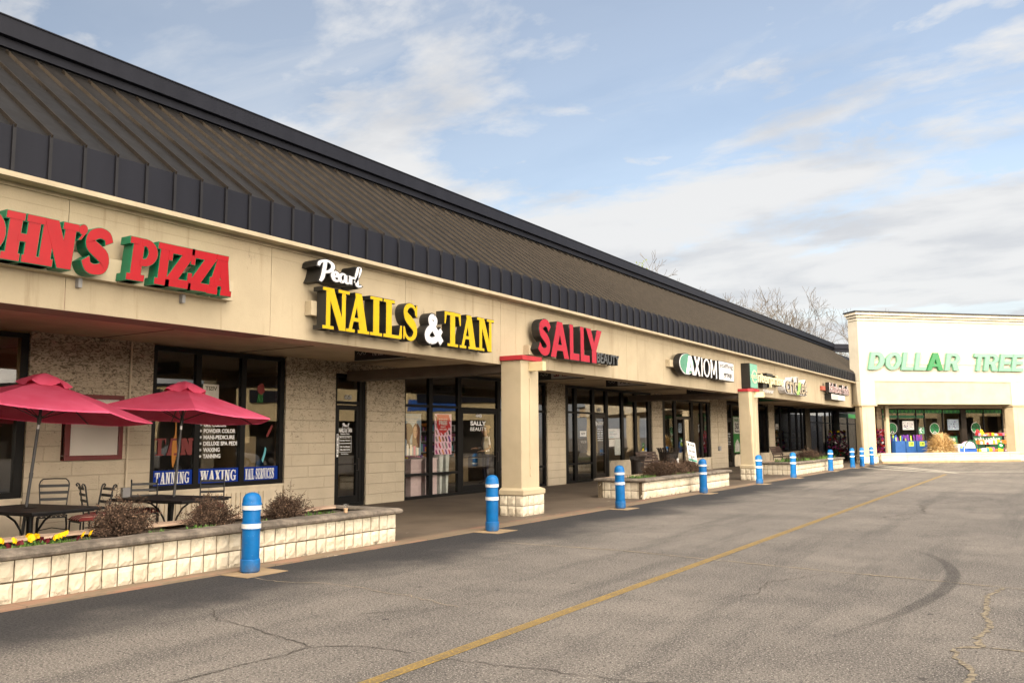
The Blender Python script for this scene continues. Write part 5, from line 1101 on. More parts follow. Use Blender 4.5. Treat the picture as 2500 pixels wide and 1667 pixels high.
def make_parasol(label, base, top, R, rot, drop=.55):
    t = thing('parasol', label, 'parasol', base, 0, 'red parasols over the cafe tables'); base = Vector(base); top = Vector(top)-base
    b = MB(); b.tube([(0, 0, .0), top*.45, top], .022, 'pole', 10); b.tube([top*.44, top*.47], .028, 'pole', 10); b.tube([top*.72, top*.745], .0235, 'silver', 10); b.tube([top*.755, top*.80], .03, 'pole', 10); b.lathe([(.02, 0), (.03, .02), (.02, .05), (0, .06)], 'pole', 12, top); b.lathe([(.24, 0), (.24, .03), (.05, .08), (.03, .14)], 'pole', 20); part('pole', b, t, local=True)
    n, K = 6, 7; b = MB(); vs = []
    tilt = Vector((top.x, top.y, top.z)).normalized(); ax = Vector((0, 0, 1)).rotation_difference(tilt).to_matrix()
    def P(a, f):
        k = a/(2*pi/n); fr_ = abs((k % 1)-.5)*2; R_l = R*(1-(1-cos(pi/n))*(1-fr_**2))*f
        sag = (1-fr_**2)*.035*f
        return top+ax@Vector((cos(a+rot)*R_l, sin(a+rot)*R_l, -drop*(f**1.12)-sag+.0))
    S = n*6
    for i in range(K+1):
        for j in range(S): vs.append(P(2*pi*j/S, max(.002, i/K)))
    fs = [(i*S+j, i*S+(j+1) % S, (i+1)*S+(j+1) % S, (i+1)*S+j) for i in range(K) for j in range(S)]
    b.add(vs, fs, 'umb', True)
    lo = [v+Vector((0, 0, -.004)) for v in vs]; b.add(lo, fs, 'umb', True)
    for j in range(S): 
        q0, q1 = P(2*pi*j/S, 1), P(2*pi*(j+1)/S, 1); b.quad([q0, q1, q1+Vector((0, 0, -.02)), q0+Vector((0, 0, -.02))], 'umb')
    cn = part('canopy', b, t, local=True); cn.data.set_sharp_from_angle(angle=RAD(18))
    b = MB(); vs = []
    for i, (f, z) in enumerate(((.01, .075), (.10, .065), (.20, .035), (.25, -.02))):
        for j in range(S): a = 2*pi*j/S; wv = (.026*cos(a*6)+.014*sin(a*11+1)) if i == 3 else 0; v = P(a, f*.98); vs.append(v+Vector((0, 0, z+.05+wv)))
    b.add(vs, [(i*S+j, i*S+(j+1) % S, (i+1)*S+(j+1) % S, (i+1)*S+j) for i in range(3) for j in range(S)], 'umb', True); part('vent_cap', b, t, local=True)
    for k in range(n):
        b = MB(); a = 2*pi*k/n; b.tube([P(a, .03)+Vector((0, 0, -.02)), P(a, .55)+Vector((0, 0, -.022)), P(a, .995)+Vector((0, 0, -.018))], .008, 'pole', 5); b.tube([top*.78, P(a, .5)+Vector((0, 0, -.03))], .007, 'pole', 5); part('rib', b, t, local=True)
    return t
VR = math.atan2(.53, .845)                                     # picture-right direction over the ground
make_parasol('red parasol over the left table, cut by the picture edge', (-12.86, 6.92, .02), (-12.86, 7.17, 2.58), 1.58, VR-RAD(28), .48)
make_parasol('whole red parasol in front of the nail salon window', (-12.82, 9.40, .02), (-12.82, 9.61, 2.58), 1.54, VR-RAD(2), .47)
def make_chair(kind, cushion=True):
    t = thing('cafe_chair', 'x', 'chair', (0, 0, 0), 0, 'black metal cafe chairs'); w = .21; sh = .44     # faces +x
    b = MB()
    for k in range(6): y = -.19+.065*k; b.box((-.20, y, sh-.012), (.21, y+.045, sh), 'chair')
    b.box((-.21, -.205, sh-.03), (-.19, .205, sh-.013), 'chair'); b.box((.20, -.205, sh-.03), (.22, .205, sh-.013), 'chair'); part('seat', b, t, local=True)
    b = MB()
    if kind == 'round':
        pts = [(-.19, -w*.80, sh)]+[(-.24-.05*i/4, -w*(.85+.15*i/4), sh+.08+.36*i/4) for i in range(5)]+[(-.295, -w*.93, .93), (-.30, -w*.75, .965), (-.30, 0, .97), (-.30, w*.75, .965), (-.295, w*.93, .93)]+[(-.24-.05*i/4, w*(.85+.15*i/4), sh+.08+.36*i/4) for i in (4, 3, 2, 1, 0)]+[(-.19, w*.80, sh)]
        b.tube(pts, .010, 'chair', 7)
        zs = (.66, .76, .86)
    else:
        for s in (-1, 1):
            b.tube([(-.19, s*w, 0.0), (-.19, s*w, sh), (-.235, s*w, .70), (-.27, s*w, .93), (-.285, s*w, .965), (-.31, s*w, .975), (-.325, s*w, .955), (-.315, s*w, .935), (-.30, s*w, .94)], .013, 'chair', 7)
        zs = (.60, .70, .80, .90)
    for z in zs:
        x = -.19-.105*(z-sh)/.5; ww = w*(.84+.16*(z-sh)/.5) if kind == 'round' else w
        b.hexa([(x-.005, -ww, z-.02), (x+.004, -ww, z-.02), (x+.004, ww, z-.02), (x-.005, ww, z-.02), (x-.012, -ww, z+.022), (x-.003, -ww, z+.022), (x-.003, ww, z+.022), (x-.012, ww, z+.022)], 'chair')
    part('backrest', b, t, local=True)
    for s in (-1, 1):
        b = MB()
        if kind == 'round': b.tube([(.20, s*w*.9, sh-.01), (.17, s*w*.95, .34), (-.02, s*w, .17), (-.24, s*w, .0)], .011, 'chair', 6)
        else: b.tube([(.20, s*w, sh-.01), (.21, s*w, .2), (.22, s*w, 0)], .012, 'chair', 6)
        part('leg', b, t, local=True)
        b = MB()
        if kind == 'round': b.tube([(-.19, s*w*.9, sh-.01), (-.16, s*w*.95, .3), (.03, s*w*.92, .15), (.24, s*w*.92, 0)], .011, 'chair', 6)
        else: b.tube([(-.17, s*w*.95, .25), (.20, s*w*.95, .25)], .009, 'chair', 6)
        part('leg' if kind == 'round' else 'side_rail', b, t, local=True)
    b = MB(); b.tube([(-.1, -w*.95, .21), (-.06, 0, .25), (-.1, w*.95, .21)], .008, 'chair', 6); part('stretcher', b, t, local=True)
    if cushion:
        b = MB(); N_ = 10; vs = []
        for i in range(N_+1):
            for j in range(N_+1):
                x, y = i/N_*2-1, j/N_*2-1; e = max(0, 1-max(abs(x), abs(y))**4); vs.append((.005+.225*x, .225*y, sh+.02+.055*e))
        k = len(vs); vs += [(v[0], v[1], sh+.002) for v in vs]; I = lambda i, j: i*(N_+1)+j
        fs = [(I(i, j), I(i+1, j), I(i+1, j+1), I(i, j+1)) for i in range(N_) for j in range(N_)]; fs += [tuple(k+q for q in f) for f in fs]
        for i in range(N_):
            for a, c in ((I(i, 0), I(i+1, 0)), (I(i, N_), I(i+1, N_)), (I(0, i), I(0, i+1)), (I(N_, i), I(N_, i+1))): fs.append((a, c, k+c, k+a))
        b.add(vs, fs, 'cushion', True); part('cushion', b, t, 'red and tan striped cushion', local=True)
    return t
cR = make_chair('round', False); cR.location = (-13.85, 7.95, .02); cR.rotation_euler = (0, 0, RAD(-32)); cR['label'] = 'black chair with rounded back behind the left table'
cR.scale = (1.05, 1.05, 1.08)
cF = make_chair('finial', True); cF.location = (-12.95, 8.02, .02); cF.rotation_euler = (0, 0, RAD(-100)); cF['label'] = 'black chair between the tables, its cushion showing left of the shrub'
dup(cF, (-13.35, 8.45, .02), RAD(70), 'black curled-top chair on the left side of the salon window table')
dup(cF, (-13.42, 9.32, .02), RAD(-32), 'black slatted chair in front of the word on the first blue banner')
dup(cF, (-13.30, 10.62, .02), RAD(-40), 'black slatted chair in front of the middle blue banner')
dup(cF, (-12.55, 6.0, .02), RAD(75), 'striped chair cut by the left edge, before the left table')

# menu case on the wall
t = thing('display_case', 'empty wall case with oxblood frame beside the pizza window', 'notice case', (-15, 9.25, 1.34))
b = MB(); b.box((8.70, 1.36, .03), (9.79, 2.50, .085), 'caseboard', RW); part('board', b, t)
b = MB()
for a, c in (((8.70, 1.335), (9.82, 1.42)), ((8.70, 2.44), (9.82, 2.52)), ((8.70, 1.42), (8.80, 2.44)), ((9.74, 1.42), (9.82, 2.44))): b.box((a[0], a[1], .001), (c[0], c[1], .13), 'case', RW)
part('frame', b, t, bevel=.006)
b = MB(); b.box((8.79, 1.41, .10), (9.75, 2.45, .106), 'glass', RW); part('pane', b, t)
# paper cup
t = thing('drink_cup', 'clear plastic cup of milky coffee left on the planter rim', 'cup', (-9.38, 10.0, .558))
b = MB(); b.lathe([(.028, 0), (.034, .07)], 'cup_milk', 18); part('drink', b, t, local=True)
b = MB(); b.lathe([(.030, 0), (.0365, .07), (.042, .118), (.0425, .118), (.044, .122)], 'clearcup', 18); part('cup', b, t, local=True)
b = MB(); b.lathe([(.046, .118), (.046, .126), (.040, .134), (.0, .136)], 'clearcup', 18); part('lid', b, t, local=True)

# ------------------------------------------------------------------ bins, benches, yard sign
def make_bin(label, x, y, r, h):
    t = thing('litter_bin', label, 'litter bin', (x, y, .02), 0, 'slatted litter bins on the walkway'); n = 26
    b = MB()
    for i in range(n):
        a = 2*pi*i/n; c, s = cos(a), sin(a); u = Vector((-s, c, 0))*r*.062
        pr = [(r*.82, .03), (r*.84, h*.55), (r*.88, h*.78), (r*1.0, h*.93), (r*1.12, h)]
        vs = []
        for R, z in pr: p = Vector((c*R, s*R, z)); q = Vector((c*(R-.012), s*(R-.012), z)); vs += [p-u, p+u, q+u, q-u]
        b.add(vs, [(k*4+j, k*4+(j+1) % 4, k*4+4+(j+1) % 4, k*4+4+j) for k in range(len(pr)-1) for j in range(4)], 'bin')
    part('slats', b, t, local=True)
    for R, z in ((.83, .08), (.845, h*.5), (.87, h*.75)): b = MB(); b.lathe([(r*R-.012, z), (r*R+.006, z), (r*R+.006, z+.035), (r*R-.012, z+.035)], 'bin', 26); part('hoop', b, t, local=True)
    b = MB(); b.lathe([(r*.76, .04), (r*.78, h*.86)], 'g_black', 24); part('liner', b, t, local=True); return t
make_bin('narrow flared dark bin left of the bench by the middle planter', -12.75, 28.45, .27, .97)
make_bin('wide dark slatted bin right of the bench by the middle planter', -13.9, 34.2, .46, 1.18)
def make_bench(label, x, y, L_, h=1.0):
    t = thing('slatted_bench', label, 'bench', (x, y, .02), 0, 'brown benches facing the car park')        # faces +x, along y
    b = MB()
    for i in range(5): z = .56+.098*i*(h-.55)/.45; xx = -.20-.045*i; b.hexa([(xx, -L_/2, z), (xx+.03, -L_/2, z), (xx+.03, L_/2, z), (xx, L_/2, z), (xx-.03, -L_/2, z+.085), (xx, -L_/2, z+.085), (xx, L_/2, z+.085), (xx-.03, L_/2, z+.085)], 'bench')
    part('backrest', b, t, local=True)
    b = MB()
    for i in range(5): b.box((-.16+.095*i, -L_/2, .46), (-.16+.095*i+.08, L_/2, .485), 'bench')
    part('seat', b, t, local=True)
    for s in (-1, 1):
        b = MB(); y_ = s*(L_/2-.08)
        b.tube([(-.40, y_, h+.02), (-.20, y_, .50), (-.22, y_, .3), (-.30, y_, 0)], .022, 'bin', 6); b.tube([(-.2, y_, .45), (.30, y_, .45)], .02, 'bin', 6); b.tube([(.28, y_, .45), (.22, y_, .25), (.30, y_, 0)], .02, 'bin', 6); part('leg', b, t, local=True)
        b = MB(); b.tube([(-.27, y_, .70), (.0, y_, .70), (.22, y_, .72), (.30, y_, .66), (.28, y_, .56), (.18, y_, .55), (.22, y_, .62)], .016, 'bin', 6); part('armrest', b, t, local=True)
    return t
make_bench('dark brown bench between the two bins by the middle planter', -13.05, 30.75, 1.9, 1.05)
make_bench('dark brown bench beside the far planter, below the tall panes', -13.5, 50.1, 2.1, 1.0)
t = thing('yard_sign', 'small white leaning yard sign above the middle planter shrubs', 'yard sign', (-10.3, 27.5, .46))
YF = Fr((-10.3, 27.43, .84), (.20, .965, -.17), (-.02, -.20, .98), (.96, -.2, 0))
b = MB(); b.box((-.27, 0, -.006), (.25, .66, .006), 'vinyl', YF); part('board', b, t)
b = MB(); font_mesh(b, 'AXIOM', YF, -.1, .53, .28, .07, .0065, .009, 's_grey', .02); b.prism([(-.17+.05*cos(2*pi*i/12), .565+.05*sin(2*pi*i/12)) for i in range(12)], YF, .0065, .009, 's_grey')
font_mesh(b, 'JOB FAIR', YF, -.2, .30, .38, .09, .0065, .009, 's_grey', .02); font_mesh(b, 'TODAY', YF, -.2, .13, .36, .09, .0065, .009, 's_grey', .02); b.box((-.2, .46, .0065), (.18, .475, .009), 's_grey', YF); b.box((-.25, .02, .0065), (.23, .09, .009), 's_teal', YF); part('lettering', b, t)
for q in (-.12, .1): b = MB(); b.tube([YF(q, .1, -.012), YF(q, -.42, -.012)], .006, 'silver', 5); part('wire_stake', b, t)
b = MB(); b.box((-10.42, 26.3, .45), (-10.38, 26.36, .98), 'vinyl'); solo('marker_stake', b, 'short white stake among the middle planter shrubs', 'stake', loc=(-10.4, 26.33, .45))

# ------------------------------------------------------------------ posters and goods inside the beauty shop
t = thing('window_poster', 'grey blue hair poster with two faces behind the beauty shop glass', 'poster', (-15.13, 18.7, 1.2), 0, 'posters behind the beauty shop glass')
PF = Fr((XS, 0, 0), (0, 1, 0), (0, 0, 1), (1, 0, 0))
b = MB(); b.box((18.33, 1.21, -.15), (19.13, 2.36, -.14), 'p_blue', PF); part('sheet', b, t)
b = MB(); font_mesh(b, 'bondbar', PF, 18.41, 2.23, .62, .09, -.139, -.136, 'vinylgrey', 0); font_mesh(b, 'NEW PERSONALIZED', PF, 18.47, 2.16, .5, .035, -.139, -.136, 'vinyl', .01); font_mesh(b, 'BOND REPAIR', PF, 18.55, 2.11, .36, .035, -.139, -.136, 'vinyl', .01); part('lettering', b, t)
def ell(b, u, v, ru, rv, w, m, n=20): b.prism([(u+ru*cos(2*pi*i/n), v+rv*sin(2*pi*i/n)) for i in range(n)], PF, w, w+.0015, m)
b = MB(); b.prism([(18.34, 1.3), (19.0, 1.3), (19.0, 1.55), (18.75, 1.62), (18.5, 1.62), (18.34, 1.5)], PF, -.1395, -.138, 'p_blue'); ell(b, 18.55, 1.90, .21, .20, -.1375, 'skindk'); ell(b, 18.55, 1.77, .125, .17, -.135, 'skindk'); b.prism([(18.48, 1.4), (18.64, 1.4), (18.62, 1.65), (18.5, 1.65)], PF, -.1352, -.134, 'skindk')
b.prism([(18.73, 1.45), (19.06, 1.42), (19.08, 1.95), (18.98, 2.08), (18.86, 2.09), (18.76, 1.98)], PF, -.137, -.1355, 'hairbr'); ell(b, 18.87, 1.85, .095, .17, -.133, 'skin')
for u, m, k in ((18.55, 'g_black', .045), (18.87, 'hairbr', .032)):
    v = 1.80 if m == 'g_black' else 1.88
    for s in (-1, 1): ell(b, u+s*k, v, .014, .008, -.131, 'g_black', 10)
    ell(b, u, v-.10, .024, .010, -.131, 'g_mag' if m != 'g_black' else 'hairbr', 12)
for u, h, m in ((18.40, .22, 'g_white'), (18.53, .27, 'g_white'), (18.68, .29, 'g_white'), (18.83, .25, 'g_pink'), (18.97, .2, 'g_white')): b.box((u-.045, 1.22, -.131), (u+.045, 1.22+h, -.128), m, PF); b.box((u-.02, 1.22+h, -.131), (u+.02, 1.26+h, -.128), 'g_black' if u > 18.6 else 'g_white', PF)
part('picture', b, t)
t = thing('window_poster', 'pink poster with red bubble and bottles behind the beauty shop glass', 'poster', (-15.13, 20.15, 1.2), 0, 'posters behind the beauty shop glass')
b = MB(); b.box((19.76, 1.21, -.15), (20.57, 2.38, -.14), 'p_pink', PF); part('sheet', b, t)
b = MB(); rr = random.Random(8); n = 0
for i in range(5):
    for j in range(6):
        u, v = 19.84+.155*i, 1.28+.19*j; a = .45; L_, w = rr.uniform(.07, .10), rr.uniform(.025, .04); c, s = cos(a), sin(a); n += 1
        pts = [(u+x*c-y*s, v+x*s+y*c) for x, y in ((-w, -L_), (w, -L_), (w, L_*.6), (w*.4, L_), (-w*.4, L_), (-w, L_*.6))]
        pts = [(min(20.565, max(19.765, p[0])), min(2.37, max(1.215, p[1]))) for p in pts]
        b.prism(pts, PF, -.1395, -.138+n*2e-5, rr.choice(['g_pur', 'g_orange', 'g_mag', 'grey', 'g_black', 'g_pur', 'g_red', 'g_brown']))
part('picture', b, t)
b = MB(); ell(b, 20.15, 2.09, .30, .27, -.1365, 'g_red', 30); b.prism([(19.86, 2.12), (20.44, 2.12), (20.44, 2.36), (19.86, 2.36)], PF, -.1364, -.1352, 'g_red'); b.prism([(19.98, 1.9), (20.32, 1.9), (20.15, 1.77)], PF, -.1363, -.1354, 'g_red')
font_mesh(b, 'FREE', PF, 19.95, 2.06, .40, .12, -.1348, -.132, 'vinyl', .04); font_mesh(b, 'BUY TWO GET ONE', PF, 19.95, 2.21, .40, .035, -.1348, -.132, 'vinyl', .02); font_mesh(b, 'SELECT', PF, 20.03, 1.98, .24, .045, -.1348, -.132, 'vinyl', .03); font_mesh(b, 'HAIR CARE', PF, 19.98, 1.91, .34, .045, -.1348, -.132, 'vinyl', .03); part('bubble', b, t)
def counter(label, y0, y1, x0, x1, h, m, z0=0.0):
    t = thing('display_counter', label, 'counter', ((x0+x1)/2, (y0+y1)/2, 0)); b = MB(); b.box((x0, y0, .06), (x1, y1, h), m); b.box((x0+.03, y0+.03, 0), (x1-.03, y1-.03, .059), 'g_black'); part('body', b, t, bevel=.008); b = MB(); b.box((x0-.02, y0-.02, h+.001), (x1+.02, y1+.02, h+.035), m); part('top', b, t); return t
counter('lilac panel counter behind the first beauty shop pane', 18.95, 19.42, -15.9, -15.35, 1.06, 'lilac'); counter('lilac panel counter behind the second beauty shop pane', 19.6, 20.15, -15.9, -15.35, 1.08, 'lilac')
t = thing('display_stand', 'pale blue floor stand below the pink poster', 'stand', (-15.5, 20.3, 0))
for y in (20.22, 20.52): b = MB(); b.prism([(y, .0), (y+.07, 0), (y+.16, 1.2), (y-.02, 1.2)], PF, -.50, -.30, 'paleblue'); part('panel', b, t); b = MB(); b.box((-15.52, 20.2, .60), (-15.29, 20.70, .66), 'paleblue'); part('shelf', b, t)
t = thing('shop_chair', 'black padded stool behind the beauty shop glass', 'stool', (-15.8, 18.65, 0)); b = MB(); b.blob((-15.8, 18.65, .86), (.26, .3, .13), 'g_black', 3, 12, 6, .1); b.box((-16.05, 18.42, .60), (-15.55, 18.90, .72), 'g_black'); part('seat', b, t, bevel=.03); 
for a, c in ((-16.0, 18.45), (-15.6, 18.45), (-16.0, 18.85), (-15.6, 18.85)): b = MB(); b.tube([(a, c, .6), (a, c, 0)], .02, 'bronze', 6); part('leg', b, t)
def gondola(label, x, y0, y1, h, seed, cols):
    rr = random.Random(seed); t = thing('shop_shelf', label, 'shelf', (x, (y0+y1)/2, 0)); b = MB(); b.box((x-.25, y0, 0), (x-.2, y1, h), 'in_dark'); n = int(h/.36)
    for k in range(n): b.box((x-.2, y0, .1+k*.36), (x+.2, y1, .13+k*.36), 'grey')
    part('rack', b, t); b = MB()
    for k in range(n):
        y = y0+.03
        while y < y1-.08:
            w = rr.uniform(.05, .1); hh = rr.uniform(.12, .28); b.box((x-.05, y, .131+k*.36), (x+.16, y+w, .131+k*.36+hh), rr.choice(cols)); y += w+rr.uniform(.01, .04)
    o = part('goods', b, t); return t
gondola('tall shelf of bottles deep in the beauty shop', -19.2, 17.6, 26.3, 2.2, 1, ['g_white', 'g_pink', 'g_pur', 'grey', 'g_black', 'g_orange', 'g_teal']); gondola('low shelf of bottles behind the pink poster', -17.0, 18.4, 20.9, 1.45, 2, ['g_white', 'g_red', 'g_yel', 'grey', 'g_mag', 'g_orange', 'g_teal'])
gondola('dim shelf inside the far gift shop window', -17.0, 54.6, 61.9, 1.9, 3, ['g_white', 'g_orange', 'g_red', 'grey', 'g_brown', 'g_green']); gondola('dim shelf inside the farthest dark window', -17.0, 64, 71, 1.8, 4, ['g_white', 'g_brown', 'grey', 'g_brown', 'g_black'])
counter('long checkout counter in the beauty shop behind the woman', 21.3, 24.9, -18.2, -17.6, 1.0, 'in_tan')
b = MB(); b.box((-17.5, 22.2, 0), (-15.45, 25.4, .18), 'in_floor'); solo('step_platform', b, 'low floor step inside the beauty shop door', 'step', loc=(-16.9, 23.8, 0))
b = MB(); b.lathe([(.02, .6), (.17, .34), (.21, .0), (.20, .0), (.16, .33), (.01, .59)], 'glow', 24, (-17.0, 6.95, 2.75)); b.tube([(-17, 6.95, 3.3), (-17, 6.95, 3.58)], .01, 'g_black', 5); solo('pendant_lamp', b, 'glowing orange pendant lamp inside the pizza shop', 'lamp', loc=(-17, 6.95, 3.58))
t = thing('booth_bench', 'brown wooden booth inside the pizza shop window', 'booth', (-15.9, 7.2, 0)); b = MB(); b.box((-16.3, 6.4, .42), (-15.5, 7.0, .5), 'g_brown'); part('seat', b, t); b = MB(); b.box((-16.3, 7.0, 0), (-15.5, 7.1, 1.25), 'g_brown'); part('backrest', b, t)
t = thing('salon_cabinet', 'pale wooden cabinet behind the nail salon window', 'cabinet', (-15.7, 13.3, 0)); b = MB(); b.box((-15.95, 13.1, 0), (-15.5, 13.55, 1.75), 'in_tan'); part('body', b, t); b = MB(); b.box((-15.497, 13.15, .1), (-15.48, 13.5, 1.6), 'in_tan'); part('door', b, t)
# ------------------------------------------------------------------ woman behind the beauty shop door
def skin_mesh(nodes, edges, root, sub=2):
    me = bpy.data.meshes.new('sk'); me.from_pydata([n[:3] for n in nodes], edges, []); ob = bpy.data.objects.new('sk', me); COL.objects.link(ob)
    ob.modifiers.new('s', 'SKIN'); sv = me.skin_vertices[0].data
    for i, n in enumerate(nodes): sv[i].radius = (n[3], n[4] if len(n) > 4 else n[3]); sv[i].use_root = (i == root)
    m = ob.modifiers.new('d', 'SUBSURF'); m.levels = sub; m.render_levels = sub
    bpy.context.view_layer.update(); r = bpy.data.meshes.new_from_object(ob.evaluated_get(bpy.context.evaluated_depsgraph_get()))
    bpy.data.objects.remove(ob); bpy.data.meshes.remove(me); return r
def woman(loc, rz):
    t = thing('person', 'woman in white t-shirt with fair hair tied up, behind the glass door', 'person', loc, rz)   # faces +x
    N = [(0, 0, .95, .15, .12), (0, 0, 1.10, .12, .105), (.01, 0, 1.27, .145, .11), (0, 0, 1.40, .12, .09), (.005, 0, 1.475, .055, .055), (.02, 0, 1.54, .055, .055), (.03, 0, 1.60, .088, .098), (.025, 0, 1.68, .085, .095), (.01, 0, 1.735, .05, .055)]
    E = [(i, i+1) for i in range(8)]
    for s in (-1, 1):
        k = len(N); N += [(0, s*.09, .88, .085), (.02, s*.095, .50, .06), (-.01, s*.10, .10, .042), (.10, s*.10, .045, .036), (.19, s*.105, .035, .028)]; E += [(0, k), (k, k+1), (k+1, k+2), (k+2, k+3), (k+3, k+4)]
        k = len(N); h = (.30, s*.16, 1.10) if s < 0 else (.26, s*.18, 1.02)
        N += [(0, s*.165, 1.385, .058), (-.01, s*.215, 1.24, .047), (-.02 if s > 0 else -.03, s*.225, 1.11, .038), (h[0]-.08, h[1], h[2]-.01, .026), (h[0], h[1], h[2], .032, .018)]; E += [(3, k), (k, k+1), (k+1, k+2), (k+2, k+3), (k+3, k+4)]
        for f, (dy, ln) in enumerate(((-.026, .075), (-.009, .085), (.009, .08), (.026, .065))):
            q = len(N); N += [(h[0]+.035, h[1]+dy, h[2]-.002, .009), (h[0]+.035+ln*.55, h[1]+dy, h[2]-.014, .008), (h[0]+.035+ln*.85, h[1]+dy, h[2]-.04, .0065)]; E += [(k+4, q), (q, q+1), (q+1, q+2)]
        q = len(N); N += [(h[0]+.01, h[1]-s*.04, h[2]-.01, .009), (h[0]+.045, h[1]-s*.055, h[2]-.03, .008)]; E += [(k+4, q), (q, q+1)]
    me = skin_mesh(N, E, 0)
    for m in ('skin', 'cloth_white', 'cloth_navy', 'g_black'): me.materials.append(M[m])
    for p in me.polygons:
        c = p.center; p.use_smooth = True
        if c.z > 1.455: k = 0
        elif c.z > 1.0 and (abs(c.y) < .20 or c.z > 1.20) and not (c.x > .16): k = 1
        elif c.z > 1.0 or (c.z > .85 and c.x > .17): k = 0
        elif c.z > .09: k = 2
        else: k = 3
        p.material_index = k
    o = bpy.data.objects.new('body', me); link(o); o.parent = t
    b = MB(); b.blob((-.005, 0, 1.70), (.115, .098, .105), 'hairbl', 4, 16, 9, .05); b.blob((-.10, 0, 1.74), (.065, .06, .06), 'hairbl', 6, 12, 6, .12); b.blob((-.055, 0, 1.62), (.07, .085, .08), 'hairbl', 7, 12, 6, .06); part('hair', b, t, local=True)
    b = MB(); b.blob((.125, 0, 1.625), (.022, .014, .022), 'skin', 1, 8, 5, 0)
    for s in (-1, 1): b.blob((.110, s*.034, 1.655), (.010, .016, .009), 'g_white', 1, 8, 4, 0); b.blob((.118, s*.034, 1.655), (.005, .007, .007), 'g_black', 1, 8, 4, 0); b.blob((.02, s*.092, 1.64), (.018, .010, .028), 'skin', 1, 8, 5, 0)
    b.blob((.112, 0, 1.575), (.012, .026, .008), 'g_pink', 1, 8, 4, 0); part('face', b, t, local=True)
    b = MB(); b.tube([(.10, -.08, 1.73), (.03, -.105, 1.745), (.03, .105, 1.745), (.10, .08, 1.73)], .008, 'g_black', 6); part('sunglasses', b, t, local=True)
    b = MB(); b.tube([(.06, -.13, 1.42), (.125, -.05, 1.2), (.10, .06, 1.0)], .014, 'cloth_navy', 6); part('strap', b, t, local=True)
    return t
w_ = woman((-15.95, 23.55, .18), RAD(-118)); w_.scale = (1.09, 1.09, 1.06)

# ------------------------------------------------------------------ flower displays and goods by the corner store
def flower_stand(label, x, y, w, h, seed, rz=0, z=.02, cols=('g_red', 'g_mag', 'g_pink', 'g_white', 'g_pur', 'g_yel', 'g_mag', 'g_pink')):
    rr = random.Random(seed); t = thing('flower_stand', label, 'flower display', (x, y, z), rz, 'stands of artificial flowers'); b = MB()
    b.box((-w*.4, -w*.3, 0), (w*.4, w*.3, .28), 'in_dark'); b.tube([(0, 0, .28), (0, 0, h)], .03, 'g_black', 6)
    for k in range(4): b.box((-w*.42, -w*.3, .35+k*(h-.5)/4), (w*.42, w*.3, .37+k*(h-.5)/4), 'g_black')
    part('rack', b, t, local=True); f = MB(); g = MB()
    for i in range(150):
        zz = rr.uniform(.3, h); a = rr.uniform(0, 2*pi); R = w*.5*rr.uniform(.75, 1.1)*(1-.25*(zz/h)); c = (cos(a)*R, sin(a)*R*.85, zz); r = rr.uniform(.05, .10)
        band = int(zz/h*5+rr.uniform(-.6, .6)) % len(cols); f.blob(c, (r, r, r*.8), cols[band] if rr.random() < .6 else rr.choice(cols), i, 7, 4, .35)
    greens(g, 0, 0, w*.5, 100, .3, rr, .3, ('leafdk', 'g_dkgreen'))
    for i in range(90): zz = rr.uniform(.3, h-.1); a = rr.uniform(0, 2*pi); p = Vector((cos(a)*w*.45, sin(a)*w*.4, zz)); d = Vector((rr.uniform(-1, 1), rr.uniform(-1, 1), rr.uniform(-1, 1)))*.09; g.quad([p, p+d+Vector((0, 0, .03)), p+d*2, p+d-Vector((0, 0, .03))], 'leafdk')
    part('blooms', f, t, local=True); part('leaves', g, t, local=True)
flower_stand('tall stand of mixed flowers outside the far dark window', -13.0, 62.4, 1.35, 1.95, 1)
p = DF(-1.15, 0, -3.0); flower_stand('narrow flower stand between the lit pillar and the porch post', p.x, p.y, .72, 2.0, 2, RAD(45), cols=('g_pink', 'g_mag', 'g_red', 'g_mag', 'g_red', 'g_white'))
